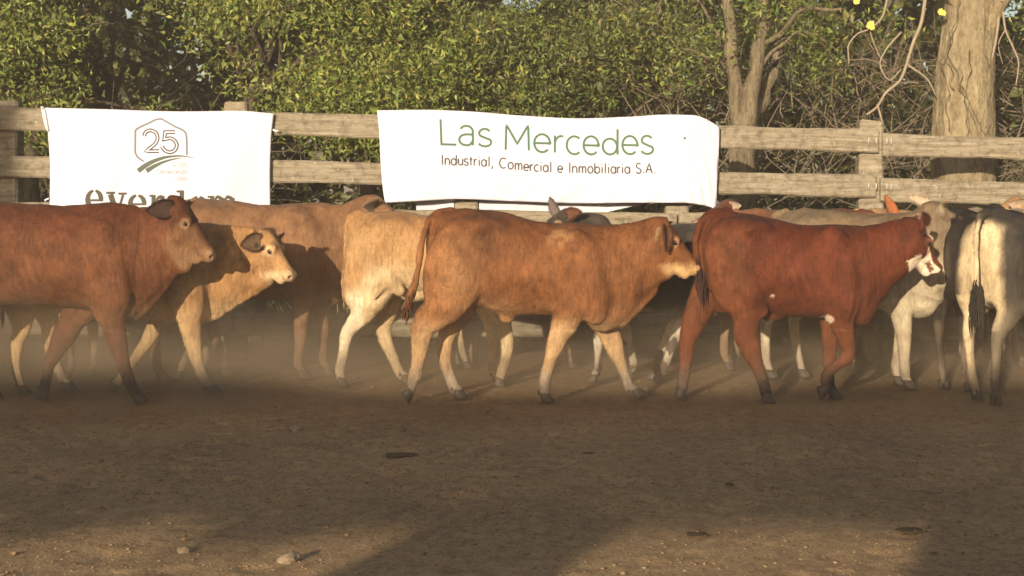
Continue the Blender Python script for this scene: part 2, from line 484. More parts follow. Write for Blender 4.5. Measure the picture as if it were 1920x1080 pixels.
def build_cow(spec, name="cow"):
    """spec in metres, local frame: x forward, y to its left, z up. Keys: torso, legs, extra(list of prims), head, tail, coat, ears, res"""
    F = Field()
    F.loft((0, 0, 0), (1, 0, 0), (0, 0, 1), spec['torso'], 0.04)
    for e in spec.get('masses', []): F.ell(e[0], e[1], e[2] if len(e) > 2 else 0.05, e[3] if len(e) > 3 else 0.0)
    for leg in spec['legs']: F.chain(slim(leg['pts'], leg.get('thin', .82)), leg.get('ysc', 0.74), leg.get('k', 0.03))
    for c in spec.get('cones', []): F.cone(*c)
    # neck pieces drawn as lofts of their own
    for lf in spec.get('lofts', []): F.loft(*lf)
    h = spec['head']; L = h['len']; P = np.array(h['poll'], float)
    ex = np.array(h['dir'], float); ex /= np.linalg.norm(ex)
    up = np.array(h.get('up', (0.6, 0, 0.8)), float)
    ez = up - ex * up.dot(ex); ez /= np.linalg.norm(ez); ey = np.cross(ez, ex)
    hp = lambda t, dep, lat=0.0: P + ex * (t * L) - ez * (dep * L) + ey * (lat * L)
    wsc = h.get('wide', 1.0)
    F.loft(P, ex, ez, [(t * L, a * L, -b * L, w * L * wsc) for t, a, b, w in HEAD], 0.035)
    for s in (-1, 1):
        F.ell(hp(0.36, 0.085, s * 0.175 * wsc), (0.034, 0.028, 0.028), 0.03)            # brow
        F.cone(hp(0.35, 0.105, s * 0.212 * wsc), hp(0.44, 0.09, s * 0.195 * wsc), 0.007, 0.006, 1, 0.010)   # upper lid
        F.cone(hp(0.37, 0.165, s * 0.212 * wsc), hp(0.45, 0.16, s * 0.19 * wsc), 0.007, 0.005, 1, 0.010)   # lower lid
        F.ell(hp(0.40, 0.33, s * 0.135 * wsc), (0.075 * L / .4, 0.035, 0.065 * L / .4), 0.04)   # cheek
        F.ell(hp(0.93, 0.10, s * 0.10 * wsc), (0.03, 0.024, 0.026), 0.025)
        F.ell(hp(1.0, 0.085, s * 0.105 * wsc), (0.012, 0.012, 0.009), 0.008, 0.5, True)   # nostril
        F.cone(hp(0.385, 0.125, s * 0.255), hp(0.43, 0.14, s * 0.25), 0.012, 0.012, 1, 0.014, True)   # eye socket
    F.cone(hp(0.55, 0.345), hp(0.90, 0.30), 0.055 * L / .4, 0.034, 0.95, 0.016)        # lower jaw
    F.cone(hp(0.70, 0.235, -0.2), hp(1.03, 0.21, -0.11), 0.006, 0.007, 1, 0.012, True)  # mouth line
    F.cone(hp(0.70, 0.235, 0.2), hp(1.03, 0.21, 0.11), 0.006, 0.007, 1, 0.012, True)
    if spec.get('tail'): F.chain(spec['tail'], 1.0, 0.018)
    for c in spec.get('cuts', []): F.cone(*c)
    res = spec.get('res', 0.012)
    V, Q = surface_nets(*F.eval(res))
    # normals, skin folds
    a, b, c, d = (V[Q[:, i]] for i in range(4))
    fn = np.cross(c - a, d - b); N = np.zeros_like(V)
    for i in range(4): np.add.at(N, Q[:, i], fn)
    N /= np.linalg.norm(N, axis=1)[:, None] + 1e-9
    hc = (V - P); T = hc @ ex / L; DEP = -(hc @ ez) / L; LAT = hc @ ey / L
    inhead = (T > -0.12) & (DEP < 0.62) & (DEP > -0.15) & (np.abs(LAT) < 0.36) & (T < 1.2)
    z = V[:, 2]
    bony = spec.get('bony', 1.0); y_ = np.abs(V[:, 1])
    side = sstep(.12, .2, y_) * (~inhead)
    xr = V[:, 0] - spec.get('rib', 0.0)
    ribs = np.sin((xr + .35 * (z - .85)) * 2 * np.pi / .062) * np.exp(-(xr / .21) ** 4) * np.exp(-((z - .84) / .21) ** 4)
    V = V + N * (.0032 * bony * side * ribs * (.7 + .5 * vnoise(V, .2, 71)))[:, None]
    body_amp = np.where(z > 0.45, 1.0, 0.35) * np.where(inhead, 0.3, 1.0)
    V = V + N * (vnoise(V, 0.19, 3) * 0.009 * bony + vnoise(V, 0.08, 5) * 0.0058 + vnoise(V * np.array([1.3, 1, .7]), 0.035, 6) * 0.0022)[:, None] * body_amp[:, None]
    if 'folds' in spec:
        x0, x1, amp = spec['folds']
        wv = np.exp(-((V[:, 0] - (x0 + x1) / 2) / ((x1 - x0) / 2)) ** 4) * (~inhead)
        ph = V[:, 0] * 62 + z * 9 + 3.0 * vnoise(V, 0.22, 9)
        V = V - N * (amp * wv * np.clip(np.sin(ph), 0, 1) ** 3 * (0.6 + 0.4 * vnoise(V, 0.12, 4)))[:, None]
    ctx = dict(V=V, N=N, T=T, DEP=DEP, LAT=LAT, head=inhead, hs=inhead * sstep(-.12, .12, T) * sstep(.62, .42, DEP) * sstep(.36, .28, np.abs(LAT)), z=z, n1=vnoise(V, 0.25, 21), n2=vnoise(V, 0.09, 22), n3=vnoise(V, 0.035, 23), hp=hp, L=L)
    C = spec['coat'](ctx)
    # eye rim, nostrils, nose leather, mouth
    for s in (-1, 1):
        dd = np.linalg.norm(V - hp(0.405, 0.128, s * 0.235 * wsc), axis=1)
        C = lerp(C, spec.get('rim', (0.50, 0.33, 0.20)), 0.6 * (1 - sstep(0.020, 0.045, dd)))
        C = lerp(C, (0.03, 0.02, 0.016), 1 - sstep(0.012, 0.018, dd))
        dn = np.linalg.norm(V - hp(1.0, 0.085, s * 0.105 * wsc), axis=1)
        C = lerp(C, (0.03, 0.018, 0.014), 1 - sstep(0.010, 0.022, dn))
    nose = inhead & (T > 0.97)
    C = lerp(C, spec.get('nose', (0.42, 0.27, 0.19)), 0.8 * nose * sstep(0.97, 1.02, T) * (1 - sstep(0.14, 0.2, DEP)))
    faces = [Q]
    n0 = len(V); earspan = []
    for er in spec.get('ears', []):
        EV, EF, inn = ear_mesh(hp(*er['root']), er['dir'], er['face'], er['len'], er['wid'], er.get('cup', 0.4), er.get('droop', 0.0))
        faces.append(EF + len(V)); earspan.append((len(V), len(V) + len(EV))); V = np.vstack([V, EV])
        outc = np.array(er.get('out', spec['earcol'])); inc = np.array(er.get('inn', (0.42, 0.27, 0.18)))
        rim = np.zeros(len(EV))
        C = np.vstack([C, outc * (1 - inn[:, None]) + inc * inn[:, None]])
    fringe = []
    if spec.get('hair'):
        r_ = np.random.default_rng(3)
        for (ea, eb) in earspan:
            EV = V[ea:eb]; m = (eb - ea) // 2; ctr = EV[:m].mean(0); nn = 2600
            k = r_.integers(0, m, nn); j = k % 9
            k = np.where(r_.random(nn) < .6, k - j + np.where(r_.random(nn) < .5, 0, 8), k)
            PE = EV[k] + r_.normal(0, .002, (nn, 3)); D = PE - EV[k % 9]; D /= np.linalg.norm(D, axis=1)[:, None] + 1e-6
            D = D * .7 + r_.normal(0, .45, (nn, 3)) + np.array([0, 0, -.35]); D /= np.linalg.norm(D, axis=1)[:, None]
            S = np.cross(D, r_.normal(0, 1, (nn, 3))); S /= np.linalg.norm(S, axis=1)[:, None]
            L_ = (.015 * np.exp(r_.normal(0, .3, nn)))[:, None]
            fringe.append((np.stack([PE - S * .0005, PE + S * .0005, PE + D * L_], 1).reshape(-1, 3), np.repeat(np.clip(C[ea:eb][k] * np.exp(r_.normal(0, .3, nn))[:, None], .004, .8), 3, axis=0)))
    me = mesh_np("body", V, faces, True, C)
    loc = spec['loc']; yaw = spec.get('yaw', 0.0)
    root = empty(name, loc, yaw); root.scale = (spec.get('size', 1.0),) * 3
    tag(root, spec['label'], spec.get('cat', 'cow'), 'cattle walking along the fence')
    link("body", me, M_COAT, root)
    if spec.get('hair'):
        hm, hn = coat_hair(V[:n0], Q, N, C[:n0], spec['hair'], 5, ((z > .12) & ~(inhead & (T > .9))).astype(float) * np.where(inhead, .8, 1.0))
        hm.normals_split_custom_set_from_vertices(hn.tolist())
        ho = link("coat_hair", hm, M_COAT, root); ho['kind'] = 'stuff'
        FV = np.vstack([f[0] for f in fringe]); fo = link("ear_hair", mesh_np("ear_hair", FV, np.arange(len(FV)).reshape(-1, 3), True, np.vstack([f[1] for f in fringe])), M_COAT, root); fo['kind'] = 'stuff'
    for s in spec.get('eyes', (-1, 1)):
        e = link("eye", EYE_ME, M_EYE, root, hp(0.405, 0.128, s * 0.196 * wsc)); e.scale = (0.0165,) * 3
    for leg in spec['legs']:
        p = leg['pts'][-1]; q = leg['pts'][-2]
        hf = link("hoof", HOOF_ME, M_HOOF, root, tuple(p[:3]))
        hf.rotation_euler = (0, leg.get('toe', 0.0), leg.get('hyaw', 0.0))
        sc = .88 * spec.get('hoof', 1.0); hf.scale = (sc, sc, sc)
    if spec.get('tail') and spec.get('switch'):
        sw = spec['switch']; ac = Acc(); r_ = random.Random(len(name) + int(abs(loc[0]) * 100))
        p0 = np.array(spec['tail'][-1][:3]); p1 = np.array(spec['tail'][-2][:3]); dr = (p0 - p1) / np.linalg.norm(p0 - p1)
        for i in range(sw.get('n', 90)):
            a = np.array([r_.gauss(0, 1), r_.gauss(0, 1), r_.gauss(0, .4)]); a /= np.linalg.norm(a)
            st = p0 - dr * r_.uniform(0, 0.12) + a * 0.008
            ln = sw['len'] * r_.uniform(0.55, 1.05); pts = []
            for k in range(6):
                t = k / 5
                pts.append(st + (dr * (1 - .5 * t) + np.array([0, 0, -1]) * 0.7 * t) * ln * t + a * sw.get('spread', 0.035) * math.sin(t * 2.4) + np.array([r_.uniform(-1, 1), r_.uniform(-1, 1), 0]) * 0.006)
            cc = np.array(sw['col']) * r_.uniform(0.6, 1.3)
            ac.tube(pts, [0.0045, 0.005, 0.005, 0.004, 0.003, 0.001], 4, False, col=cc)
        link("tail_switch", ac.mesh("tail_switch"), M_COAT, root)
    for hn in spec.get('horns', []):
        V_, Q_, T_ = tube(hn['pts'], hn['r'], 10)
        link("horn", mesh_np("horn", V_, [Q_, T_]), M_HORN, root)
    for tg in spec.get('tags', []):
        ac = Acc()
        o = np.array(tg['at'], float); w, hh = tg['size']
        ac.add([o + (x * w, y * 0.003, zz * hh) for y in (-1, 1) for x, zz in ((-.5, -1), (.5, -1), (.62, -.35), (.2, 0), (-.2, 0), (-.62, -.35))],
               np.array([(0, 1, 2, 5), (2, 3, 4, 5), (6, 11, 8, 7), (11, 10, 9, 8), (0, 6, 7, 1), (1, 7, 8, 2), (2, 8, 9, 3), (3, 9, 10, 4), (4, 10, 11, 5), (5, 11, 6, 0)]))
        link("ear_tag", ac.mesh("ear_tag", False), tg['mat'], root)
    return root
# ------------------------------------------------------------------ ground
def make_soil():
    m, nt, b = nodes_of("trodden_soil", 0.95, 0.12)
    co = coords(nt)
    big = noise(nt, co, 0.9, 5, 0.6, (1, 1, 1))
    mid = noise(nt, co, 13, 6, 0.72, (1.25, 0.8, 1))
    fine = noise(nt, co, 60, 4, 0.75)
    c = ramp(nt, mid, [(0.28, (0.235, 0.156, 0.080)), (0.5, (0.345, 0.237, 0.126)), (0.72, (0.42, 0.30, 0.168))])
    c = mix(nt, c, ramp(nt, big, [(0.3, (0.82, 0.80, 0.80)), (0.7, (1.12, 1.10, 1.06))]), 1.0, 'MULTIPLY')
    c = mix(nt, c, ramp(nt, fine, [(0.32, (0.42, 0.39, 0.37)), (0.47, (1, 1, 1)), (0.75, (1.22, 1.2, 1.16))]), 1.0, 'MULTIPLY')
    vo = n_new(nt, "ShaderNodeTexVoronoi"); vo.inputs["Scale"].default_value = 9; nt.links.new(co, vo.inputs["Vector"])
    c = mix(nt, c, ramp(nt, vo.outputs["Distance"], [(0.06, (0.55, 0.52, 0.5)), (0.16, (1, 1, 1))]), 0.45, 'MULTIPLY')
    nt.links.new(c, b.inputs["Base Color"])
    ad = n_new(nt, "ShaderNodeMath", operation='ADD'); nt.links.new(mid, ad.inputs[0]); nt.links.new(fine, ad.inputs[1])
    bump(nt, b, ad.outputs[0], 0.8, 0.014)
    return m
M_SOIL = make_soil()

gx = np.concatenate([[-400, -150, -60, -25, -12, -8, -6], np.arange(-4.6, 4.8, 0.032), [6, 8, 12, 25, 60, 150, 400]])
gy = np.concatenate([[-200, -60, -20, -8, -2, 1.5, 3.2], np.arange(4.3, 9.0, 0.026), np.arange(9.0, 13.6, 0.04), [15, 18, 24, 40, 80, 160, 400]])
GX, GY = np.meshgrid(gx, gy, indexing='ij')
PX = np.stack([GX.ravel(), GY.ravel(), np.zeros(GX.size)], 1)
near = ((np.abs(PX[:, 0]) < 5) & (PX[:, 1] > 4) & (PX[:, 1] < 14)).astype(float)
gz = 0.012 * vnoise(PX, 1.1, 31) + 0.006 * vnoise(PX, 0.35, 32) + 0.006 * vnoise(PX, 0.12, 33) + 0.0065 * vnoise(PX * np.array([1, 1, 1.0]), 0.06, 34)
rg = np.random.default_rng(5)
for i in range(900):                                                     # hoof prints
    cx, cy = rg.uniform(-4.2, 4.4), rg.uniform(4.4, 12.5); r = rg.uniform(.045, .075)
    m = (np.abs(PX[:, 0] - cx) < .2) & (np.abs(PX[:, 1] - cy) < .2)
    q = np.hypot((PX[m, 0] - cx) * rg.uniform(.8, 1.2), PX[m, 1] - cy) / r
    gz[m] += 0.016 * (-np.exp(-q ** 4) + 0.55 * np.exp(-((q - 1.35) / .35) ** 2)) * rg.uniform(.5, 1.2)
gz = gz * near * (1 - 0.6 * sstep(8.5, 9.6, PX[:, 1])) * (1 - .65 * sstep(6.6, 6.0, PX[:, 1])) - 0.01 * near
PX[:, 2] = gz
ny = len(gy)
i = np.arange(len(gx) - 1)[:, None] * ny; j = np.arange(ny - 1)[None, :]
GQ = np.stack([i + j, i + ny + j, i + ny + j + 1, i + j + 1], -1).reshape(-1, 4)
tag(link("ground", mesh_np("ground", PX, GQ), M_SOIL), kind='structure')
def ground_z(x, y):
    a = int(np.argmin(np.abs(gx - x))); c = int(np.argmin(np.abs(gy - y))); return float(gz[a * ny + c])

# loose crumbs of soil, too many to count
ac = Acc()
ico = [(0, 0, 1), (.9, 0, .3), (.28, .85, .3), (-.72, .53, .3), (-.72, -.53, .3), (.28, -.85, .3), (0, 0, -.6)]
icf = np.array([(0, 1, 2), (0, 2, 3), (0, 3, 4), (0, 4, 5), (0, 5, 1), (6, 2, 1), (6, 3, 2), (6, 4, 3), (6, 5, 4), (6, 1, 5)])
cl = np.array(ico)
for k in range(6500):
    y = 4.6 + 7.0 * rg.random() ** 1.3; x = rg.uniform(-.36, .36) * y * 1.05
    s = min(.015, .0030 * math.exp(rg.normal(0, .55)) + .0015)
    a = rg.uniform(0, 6.28)
    V = cl * (1 + rg.uniform(-.35, .35, (7, 1))) * s * np.array([1.25, 1, .6])
    V = np.stack([V[:, 0] * math.cos(a) - V[:, 1] * math.sin(a), V[:, 0] * math.sin(a) + V[:, 1] * math.cos(a), V[:, 2]], 1)
    V += (x, y, ground_z(x, y) + s * .15); ac.add(V, icf)
tag(link("soil_crumbs", ac.mesh("soil_crumbs"), M_SOIL), kind='stuff')

# single stones, dung pats and lumps that stand out on the ground
def lump(name, px, py, w, dp, h, mat, label, cat, seed, flat=1.0, group=None):
    d = CAM_H * F_PX / (py - HORIZON); x = (px - 960) / F_PX * d
    bm = bmesh.new(); bmesh.ops.create_icosphere(bm, subdivisions=3, radius=1.0)
    V = np.array([v.co[:] for v in bm.verts])
    n = 1 + .28 * vnoise(V, .8, seed) + .14 * vnoise(V, .3, seed + 1) + (.35 * vnoise(V * (1, 1, .3), .5, seed + 2) if flat < 1 else 0)
    V = V * n[:, None]
    V[:, 2] = np.where(V[:, 2] > 0, V[:, 2] * flat, V[:, 2] * .4)
    if flat < 1: V[:, 2] += .25 * np.sin(np.hypot(V[:, 0], V[:, 1]) * 9) * (V[:, 2] > 0) * .3
    V *= (w, dp, h)
    for v, c in zip(bm.verts, V): v.co = c
    me = bpy.data.meshes.new(name); bm.to_mesh(me); bm.free()
    me.polygons.foreach_set("use_smooth", [flat < 1] * len(me.polygons))
    o = link(name, me, mat, None, (x, d, ground_z(x, d) + h * .1)); o.rotation_euler = (0, 0, seed * 1.3)
    return tag(o, label, cat, group)
M_DUNG = make_plain("dung_dark", (.12, .083, .048), .97, .05, .6, 60)
M_STONE = make_plain("pale_stone", (.25, .19, .12), .85, .2, .35, 14)
lump("dung_pat", 752, 849, .085, .075, .013, M_DUNG, "wide dark dung pat on the shaded soil below the brown heifer's hind hooves", "dung", 3, .6)
lump("dung_pat", 1108, 846, .04, .04, .011, M_DUNG, "small dark dung lump below the brown heifer's front hooves", "dung", 5, .7)
lump("dung_pat", 1306, 1000, .045, .05, .011, M_DUNG, "dark dung pat just above the sunlit patch of ground", "dung", 7, .6)
lump("dung_pat", 1708, 991, .062, .05, .010, M_DUNG, "flat dark dung pat near the right edge of the sunlit patch", "dung", 8, .5)
lump("dung_pat", 1368, 908, .02, .022, .012, M_DUNG, "tiny dark dung lump in the middle of the shaded soil below the dark red calf", "dung", 9, .7)
lump("clod", 556, 803, .045, .04, .028, M_STONE, "pale crumbly clod on the shaded soil below the tan calf", "clod", 11)
lump("stone", 545, 1048, .05, .035, .030, M_STONE, "pale wedge shaped stone near the bottom edge at the end of the left sunlit strip", "stone", 13)
lump("stone", 345, 1029, .024, .022, .022, M_STONE, "small round stone at the upper edge of the left sunlit strip", "stone", 16)

# ------------------------------------------------------------------ unseen wall added behind the camera; it throws the long shade over the foreground
M_SHADE_WALL = make_plain("shade_wall_boards", (.24, .19, .14), .85, .2, .35, 6)
ac = Acc()
def box(ac, x0, x1, y0, y1, z0, z1):
    V = [(x, y, z) for x in (x0, x1) for y in (y0, y1) for z in (z0, z1)]
    ac.add(V, np.array([(0, 1, 3, 2), (4, 6, 7, 5), (0, 4, 5, 1), (2, 3, 7, 6), (0, 2, 6, 4), (1, 5, 7, 3)]))
WY = -5.0
def reach_h(d): return (d - WY) / math.cos(SUN_AZ) * math.tan(SUN_EL)
def wall_top(x):
    reach = 10.25 + .55 * (1 - sstep(-7.2, -5.6, np.array([x]))[0]) + .5 * sstep(-3.8, -3.0, np.array([x]))[0]   # where the shade ends on the ground
    return reach_h(reach) if x > -9.45 else 5.2  # taller end added to shade the left end of the fence
x = -16.0; k = 0
while x < 8:
    w = .19; top = wall_top(x) + rnd.uniform(-.02, .02)
    low = None  # low openings placed to let the sunlit ground patches through
    if -3.36 < x < -2.30: low = reach_h(5.95) + rnd.uniform(-.010, .010)
    elif -5.95 < x < -4.2: low = reach_h(5.83) + .04 * math.sin(x * 7) - .03 * (x + 5.0)
    box(ac, x, x + w - .001, WY, WY + .03, (low if low else -.05), top)
    x += w; k += 1
for xx in np.arange(-16, 8.1, 2.4): box(ac, xx - .06, xx + .06, WY - .15, WY - .03, -.1, 2.3)
tag(link("shade_wall", ac.mesh("shade_wall", False), M_SHADE_WALL), "unseen plank wall with low openings, added behind the camera to shade the foreground", "wall")

# ------------------------------------------------------------------ corral fence
def make_wood():
    m, nt, b = nodes_of("weathered_wood", 0.9, 0.15)
    co = coords(nt)
    g1 = noise(nt, co, 5, 6, 0.7, (0.35, 1, 7)); g2 = noise(nt, co, 28, 4, 0.7, (0.25, 1, 3)); sp = noise(nt, co, 16, 5, 0.65); li = noise(nt, co, 38, 3, 0.6)
    c = ramp(nt, g1, [(0.28, (0.145, 0.116, 0.074)), (0.5, (0.265, 0.227, 0.160)), (0.75, (0.37, 0.325, 0.240))])
    c = mix(nt, c, ramp(nt, g2, [(0.3, (0.70, 0.68, 0.66)), (0.55, (1, 1, 1)), (0.8, (1.2, 1.18, 1.12))]), 1.0, 'MULTIPLY')
    c = mix(nt, c, ramp(nt, sp, [(0.36, (0.50, 0.49, 0.46)), (0.52, (1, 1, 1))]), 0.7, 'MULTIPLY')
    c = mix(nt, c, (0.40, 0.37, 0.28), ramp(nt, li, [(0.64, (0, 0, 0)), (0.72, (1, 1, 1))]))
    nt.links.new(c, b.inputs["Base Color"])
    bump(nt, b, g2, 0.6, 0.012)
    return m
M_WOOD = make_wood()
FX0, FX1 = wpt(0, 0, 12.0)[0], wpt(1920, 0, 13.0)[0]
def fence_y(x): return 12.0 + (x - FX0) / (FX1 - FX0)
def fence_x(px):
    x = (px - 960) / F_PX * 12.5
    for _ in range(6): x = (px - 960) / F_PX * fence_y(x)
    return x
fence = empty("corral_fence", (0, 12.48, 0))
tag(fence, "weathered timber corral fence of wide horizontal rails behind the cattle", "fence")
fa = math.atan(1.0 / (FX1 - FX0))
def plank(x0, x1, zc0, zc1, h, th, yoff, seed):
    """a sawn rail along the fence with worn, slightly wavy edges"""
    n = 26; V = []; r_ = np.random.default_rng(seed)
    for k in range(n):
        t = k / (n - 1); x = x0 + (x1 - x0) * t; zc = zc0 + (zc1 - zc0) * t
        p = np.array([[x * 1.0, seed * 3.1, 0]])
        e1 = .010 * vnoise(p, .35, seed)[0] + .004 * vnoise(p, .08, seed + 2)[0]; e2 = .010 * vnoise(p, .4, seed + 1)[0] + .004 * vnoise(p, .09, seed + 3)[0]
        y = fence_y(x) + yoff + .012 * vnoise(p, .9, seed + 4)[0]
        t_, b_ = zc + h / 2 + e1, zc - h / 2 + e2; c = .012
        for dy, z in ((0, b_ + c), (0, t_ - c), (c, t_), (th - c, t_), (th, t_ - c), (th, b_ + c), (th - c, b_), (c, b_)): V.append((x, y + dy, z))
    m = 8
    Q = [(k * m + s, (k + 1) * m + s, (k + 1) * m + (s + 1) % m, k * m + (s + 1) % m) for k in range(n - 1) for s in range(m)]
    e0 = [(0, 1, 2, 7), (2, 3, 6, 7), (3, 4, 5, 6)]; b = (n - 1) * m
    Q += [q[::-1] for q in e0] and e0 + [tuple(b + v for v in q[::-1]) for q in e0]
    return mesh_np("rail", np.array(V) - (0, 12.48, 0), np.array(Q), False)
rail_px = [(200, 243, 250, 292), (290, 333, 333, 376), (378, 420, 408, 449), (466, 508, 486, 527), (586, 630, 592, 632)]   # top, bottom at the two ends
post_px = [-425, 10, 440, 875, 1270, 1635, 2010]
def rail_z(k, x):
    t = (x - FX0) / (FX1 - FX0); a, b, c, d = rail_px[k]
    z0 = (wpt(0, a, 12)[2], wpt(0, b, 12)[2]); z1 = (wpt(1920, c, 13)[2], wpt(1920, d, 13)[2])
    return (z0[0] + (z1[0] - z0[0]) * t, z0[1] + (z1[1] - z0[1]) * t)
sd = 50
for k in range(5):
    cuts_ = [(-500, 438), (442, 1268), (1272, 1645), (1652, 2060)] if k != 1 else [(-500, 438), (442, 873), (877, 1640), (1648, 2060)]
    for a, b in cuts_:
        x0, x1 = fence_x(a), fence_x(b); sd += 7
        (t0, b0), (t1, b1) = rail_z(k, x0), rail_z(k, x1)
        off = -.03 * (a > 1640) + rnd.uniform(-.006, .006)
        link("rail", plank(x0 + .002, x1 - .002, (t0 + b0) / 2 + off, (t1 + b1) / 2 + off + rnd.uniform(-.008, .008), t0 - b0, .045, -.052, sd), M_WOOD, fence)
top_px = {10: 188, 440: 193, 875: 214, 1270: 226, 1635: 226}
for p in post_px:
    x = fence_x(p); y = fence_y(x); zt = wpt(0, top_px.get(p, 200), y)[2]; hw = .088 if p != 1635 else .10
    n = 12; V = []
    for k in range(n):
        z = -.3 + (zt + .3) * k / (n - 1)
        for s, (dx, dy) in enumerate(((-1, -.8), (-.8, -1), (.8, -1), (1, -.8), (1, .8), (.8, 1), (-.8, 1), (-1, .8))):
            q = np.array([[p * .01 + s * 5, 0, z]]); V.append((x + dx * (hw + .008 * vnoise(q, .3, 3)[0]), y + .085 + dy * (.085 + .006 * vnoise(q, .25, 4)[0]), z + (.012 * vnoise(q, .1, 6)[0] if k == n - 1 else 0)))
    m = 8
    Q = [(k * m + s, k * m + (s + 1) % m, (k + 1) * m + (s + 1) % m, (k + 1) * m + s) for k in range(n - 1) for s in range(m)]
    b = (n - 1) * m; Q += [(b, b + 1, b + 6, b + 7), (b + 1, b + 2, b + 5, b + 6), (b + 2, b + 3, b + 4, b + 5)]
    link("post", mesh_np("post", np.array(V) - (0, 12.48, 0), np.array(Q), False), M_WOOD, fence)
M_NAIL = make_plain("nail_steel", (.42, .40, .36), .5, .5, .3, 60)
for p in (1635,):
    for k in range(5):
        for px in (1626, 1640, 1660, 1668):
            x = fence_x(px); t_, b_ = rail_z(k, x)
            V_, Q_, T_ = tube([(x, fence_y(x) - .062, (t_ + b_) / 2 + .02), (x, fence_y(x) - .058, (t_ + b_) / 2 - .03)], .006, 6)
            link("nail", mesh_np("nail", V_ - (0, 12.48, 0), [Q_, T_]), M_NAIL, fence)

# ------------------------------------------------------------------ banners
def make_cloth(name, col):
    m, nt, b = nodes_of(name, 0.7, 0.25)
    f = noise(nt, coords(nt), 5, 4)
    nt.links.new(mix(nt, tuple(c * .95 for c in col), tuple(min(1, c * 1.03) for c in col), f), b.inputs["Base Color"])
    bump(nt, b, noise(nt, coords(nt), 9, 3), .12, .02)
    return m
M_BAN = make_cloth("banner_vinyl", (.56, .56, .63))
def poly_at(pts, t):
    P = np.array(pts, float); s = np.concatenate([[0], np.cumsum(np.linalg.norm(np.diff(P, axis=0), axis=1))]); s /= s[-1]
    D = hermite(np.column_stack([s, P]), 400); return np.stack([np.interp(t, D[0], D[1]), np.interp(t, D[0], D[2])], -1)
class Banner:
    def __init__(s, top, bot, left, right, off, wrk, seed):
        s.top, s.bot, s.left, s.right, s.off, s.wrk, s.seed = top, bot, left, right, off, wrk, seed
    def depth(s, px, py):
        px = np.asarray(px, float); py = np.asarray(py, float)
        x = np.vectorize(fence_x)(px)
        return fence_y(x) + s.off + s.wrk(px, py)
    def world(s, P, lift=0.0):
        d = s.depth(P[:, 0], P[:, 1]) - lift
        return np.stack([(P[:, 0] - 960) / F_PX * d, d, CAM_H - (P[:, 1] - HORIZON) / F_PX * d], 1)
    def mesh(s, name, nu=130, nv=44):
        u = np.linspace(0, 1, nu); v = np.linspace(0, 1, nv)
        T, B = poly_at(s.top, u), poly_at(s.bot, u); Lf, Rt = poly_at(s.left, v), poly_at(s.right, v)
        U, W = u[:, None, None], v[None, :, None]
        P = (1 - W) * T[:, None] + W * B[:, None] + (1 - U) * Lf[None] + U * Rt[None] - ((1 - U) * (1 - W) * T[0] + U * (1 - W) * T[-1] + (1 - U) * W * B[0] + U * W * B[-1])
        V = s.world(P.reshape(-1, 2)); i = np.arange(nu - 1)[:, None] * nv; j = np.arange(nv - 1)[None]
        Q = np.stack([i + j, i + j + 1, i + nv + j + 1, i + nv + j], -1).reshape(-1, 4)
        return mesh_np(name, V, Q)
def ribbon(ac, bn, pts, w, lift=.004, closed=False, caps=True):
    """a printed stroke of width w (photo pixels, number or per-point) on the cloth"""
    P = np.array(pts, float)
    out = [P[0]]
    for a, b in zip(P[:-1], P[1:]):
        k = max(1, int(np.linalg.norm(b - a) / 5.0)); out += [a + (b - a) * (j + 1) / k for j in range(k)]
    P = np.array(out)
    W = np.broadcast_to(np.asarray(w, float), (len(P),)) if np.ndim(w) == 0 or len(np.atleast_1d(w)) == len(P) else np.interp(np.linspace(0, 1, len(P)), np.linspace(0, 1, len(w)), w)
    d = np.diff(P, axis=0); d /= np.linalg.norm(d, axis=1)[:, None] + 1e-9
    nrm = np.stack([-d[:, 1], d[:, 0]], 1)
    N = np.vstack([nrm[:1], (nrm[:-1] + nrm[1:]) / 2, nrm[-1:]])
    ln = np.linalg.norm(N, axis=1)[:, None]; N = N / np.maximum(ln ** 2, .35) 
    A = P + N * W[:, None] / 2; B = P - N * W[:, None] / 2
    V = bn.world(np.vstack([A, B]), lift); n = len(P)
    ac.add(V, np.array([(k, k + 1, n + k + 1, n + k) for k in range(n - 1)]))
def arc(cx, cy, rx, ry, a0, a1, n=18):
    a = np.radians(np.linspace(a0, a1, n)); return [(cx + rx * math.cos(t), cy + ry * math.sin(t)) for t in a]
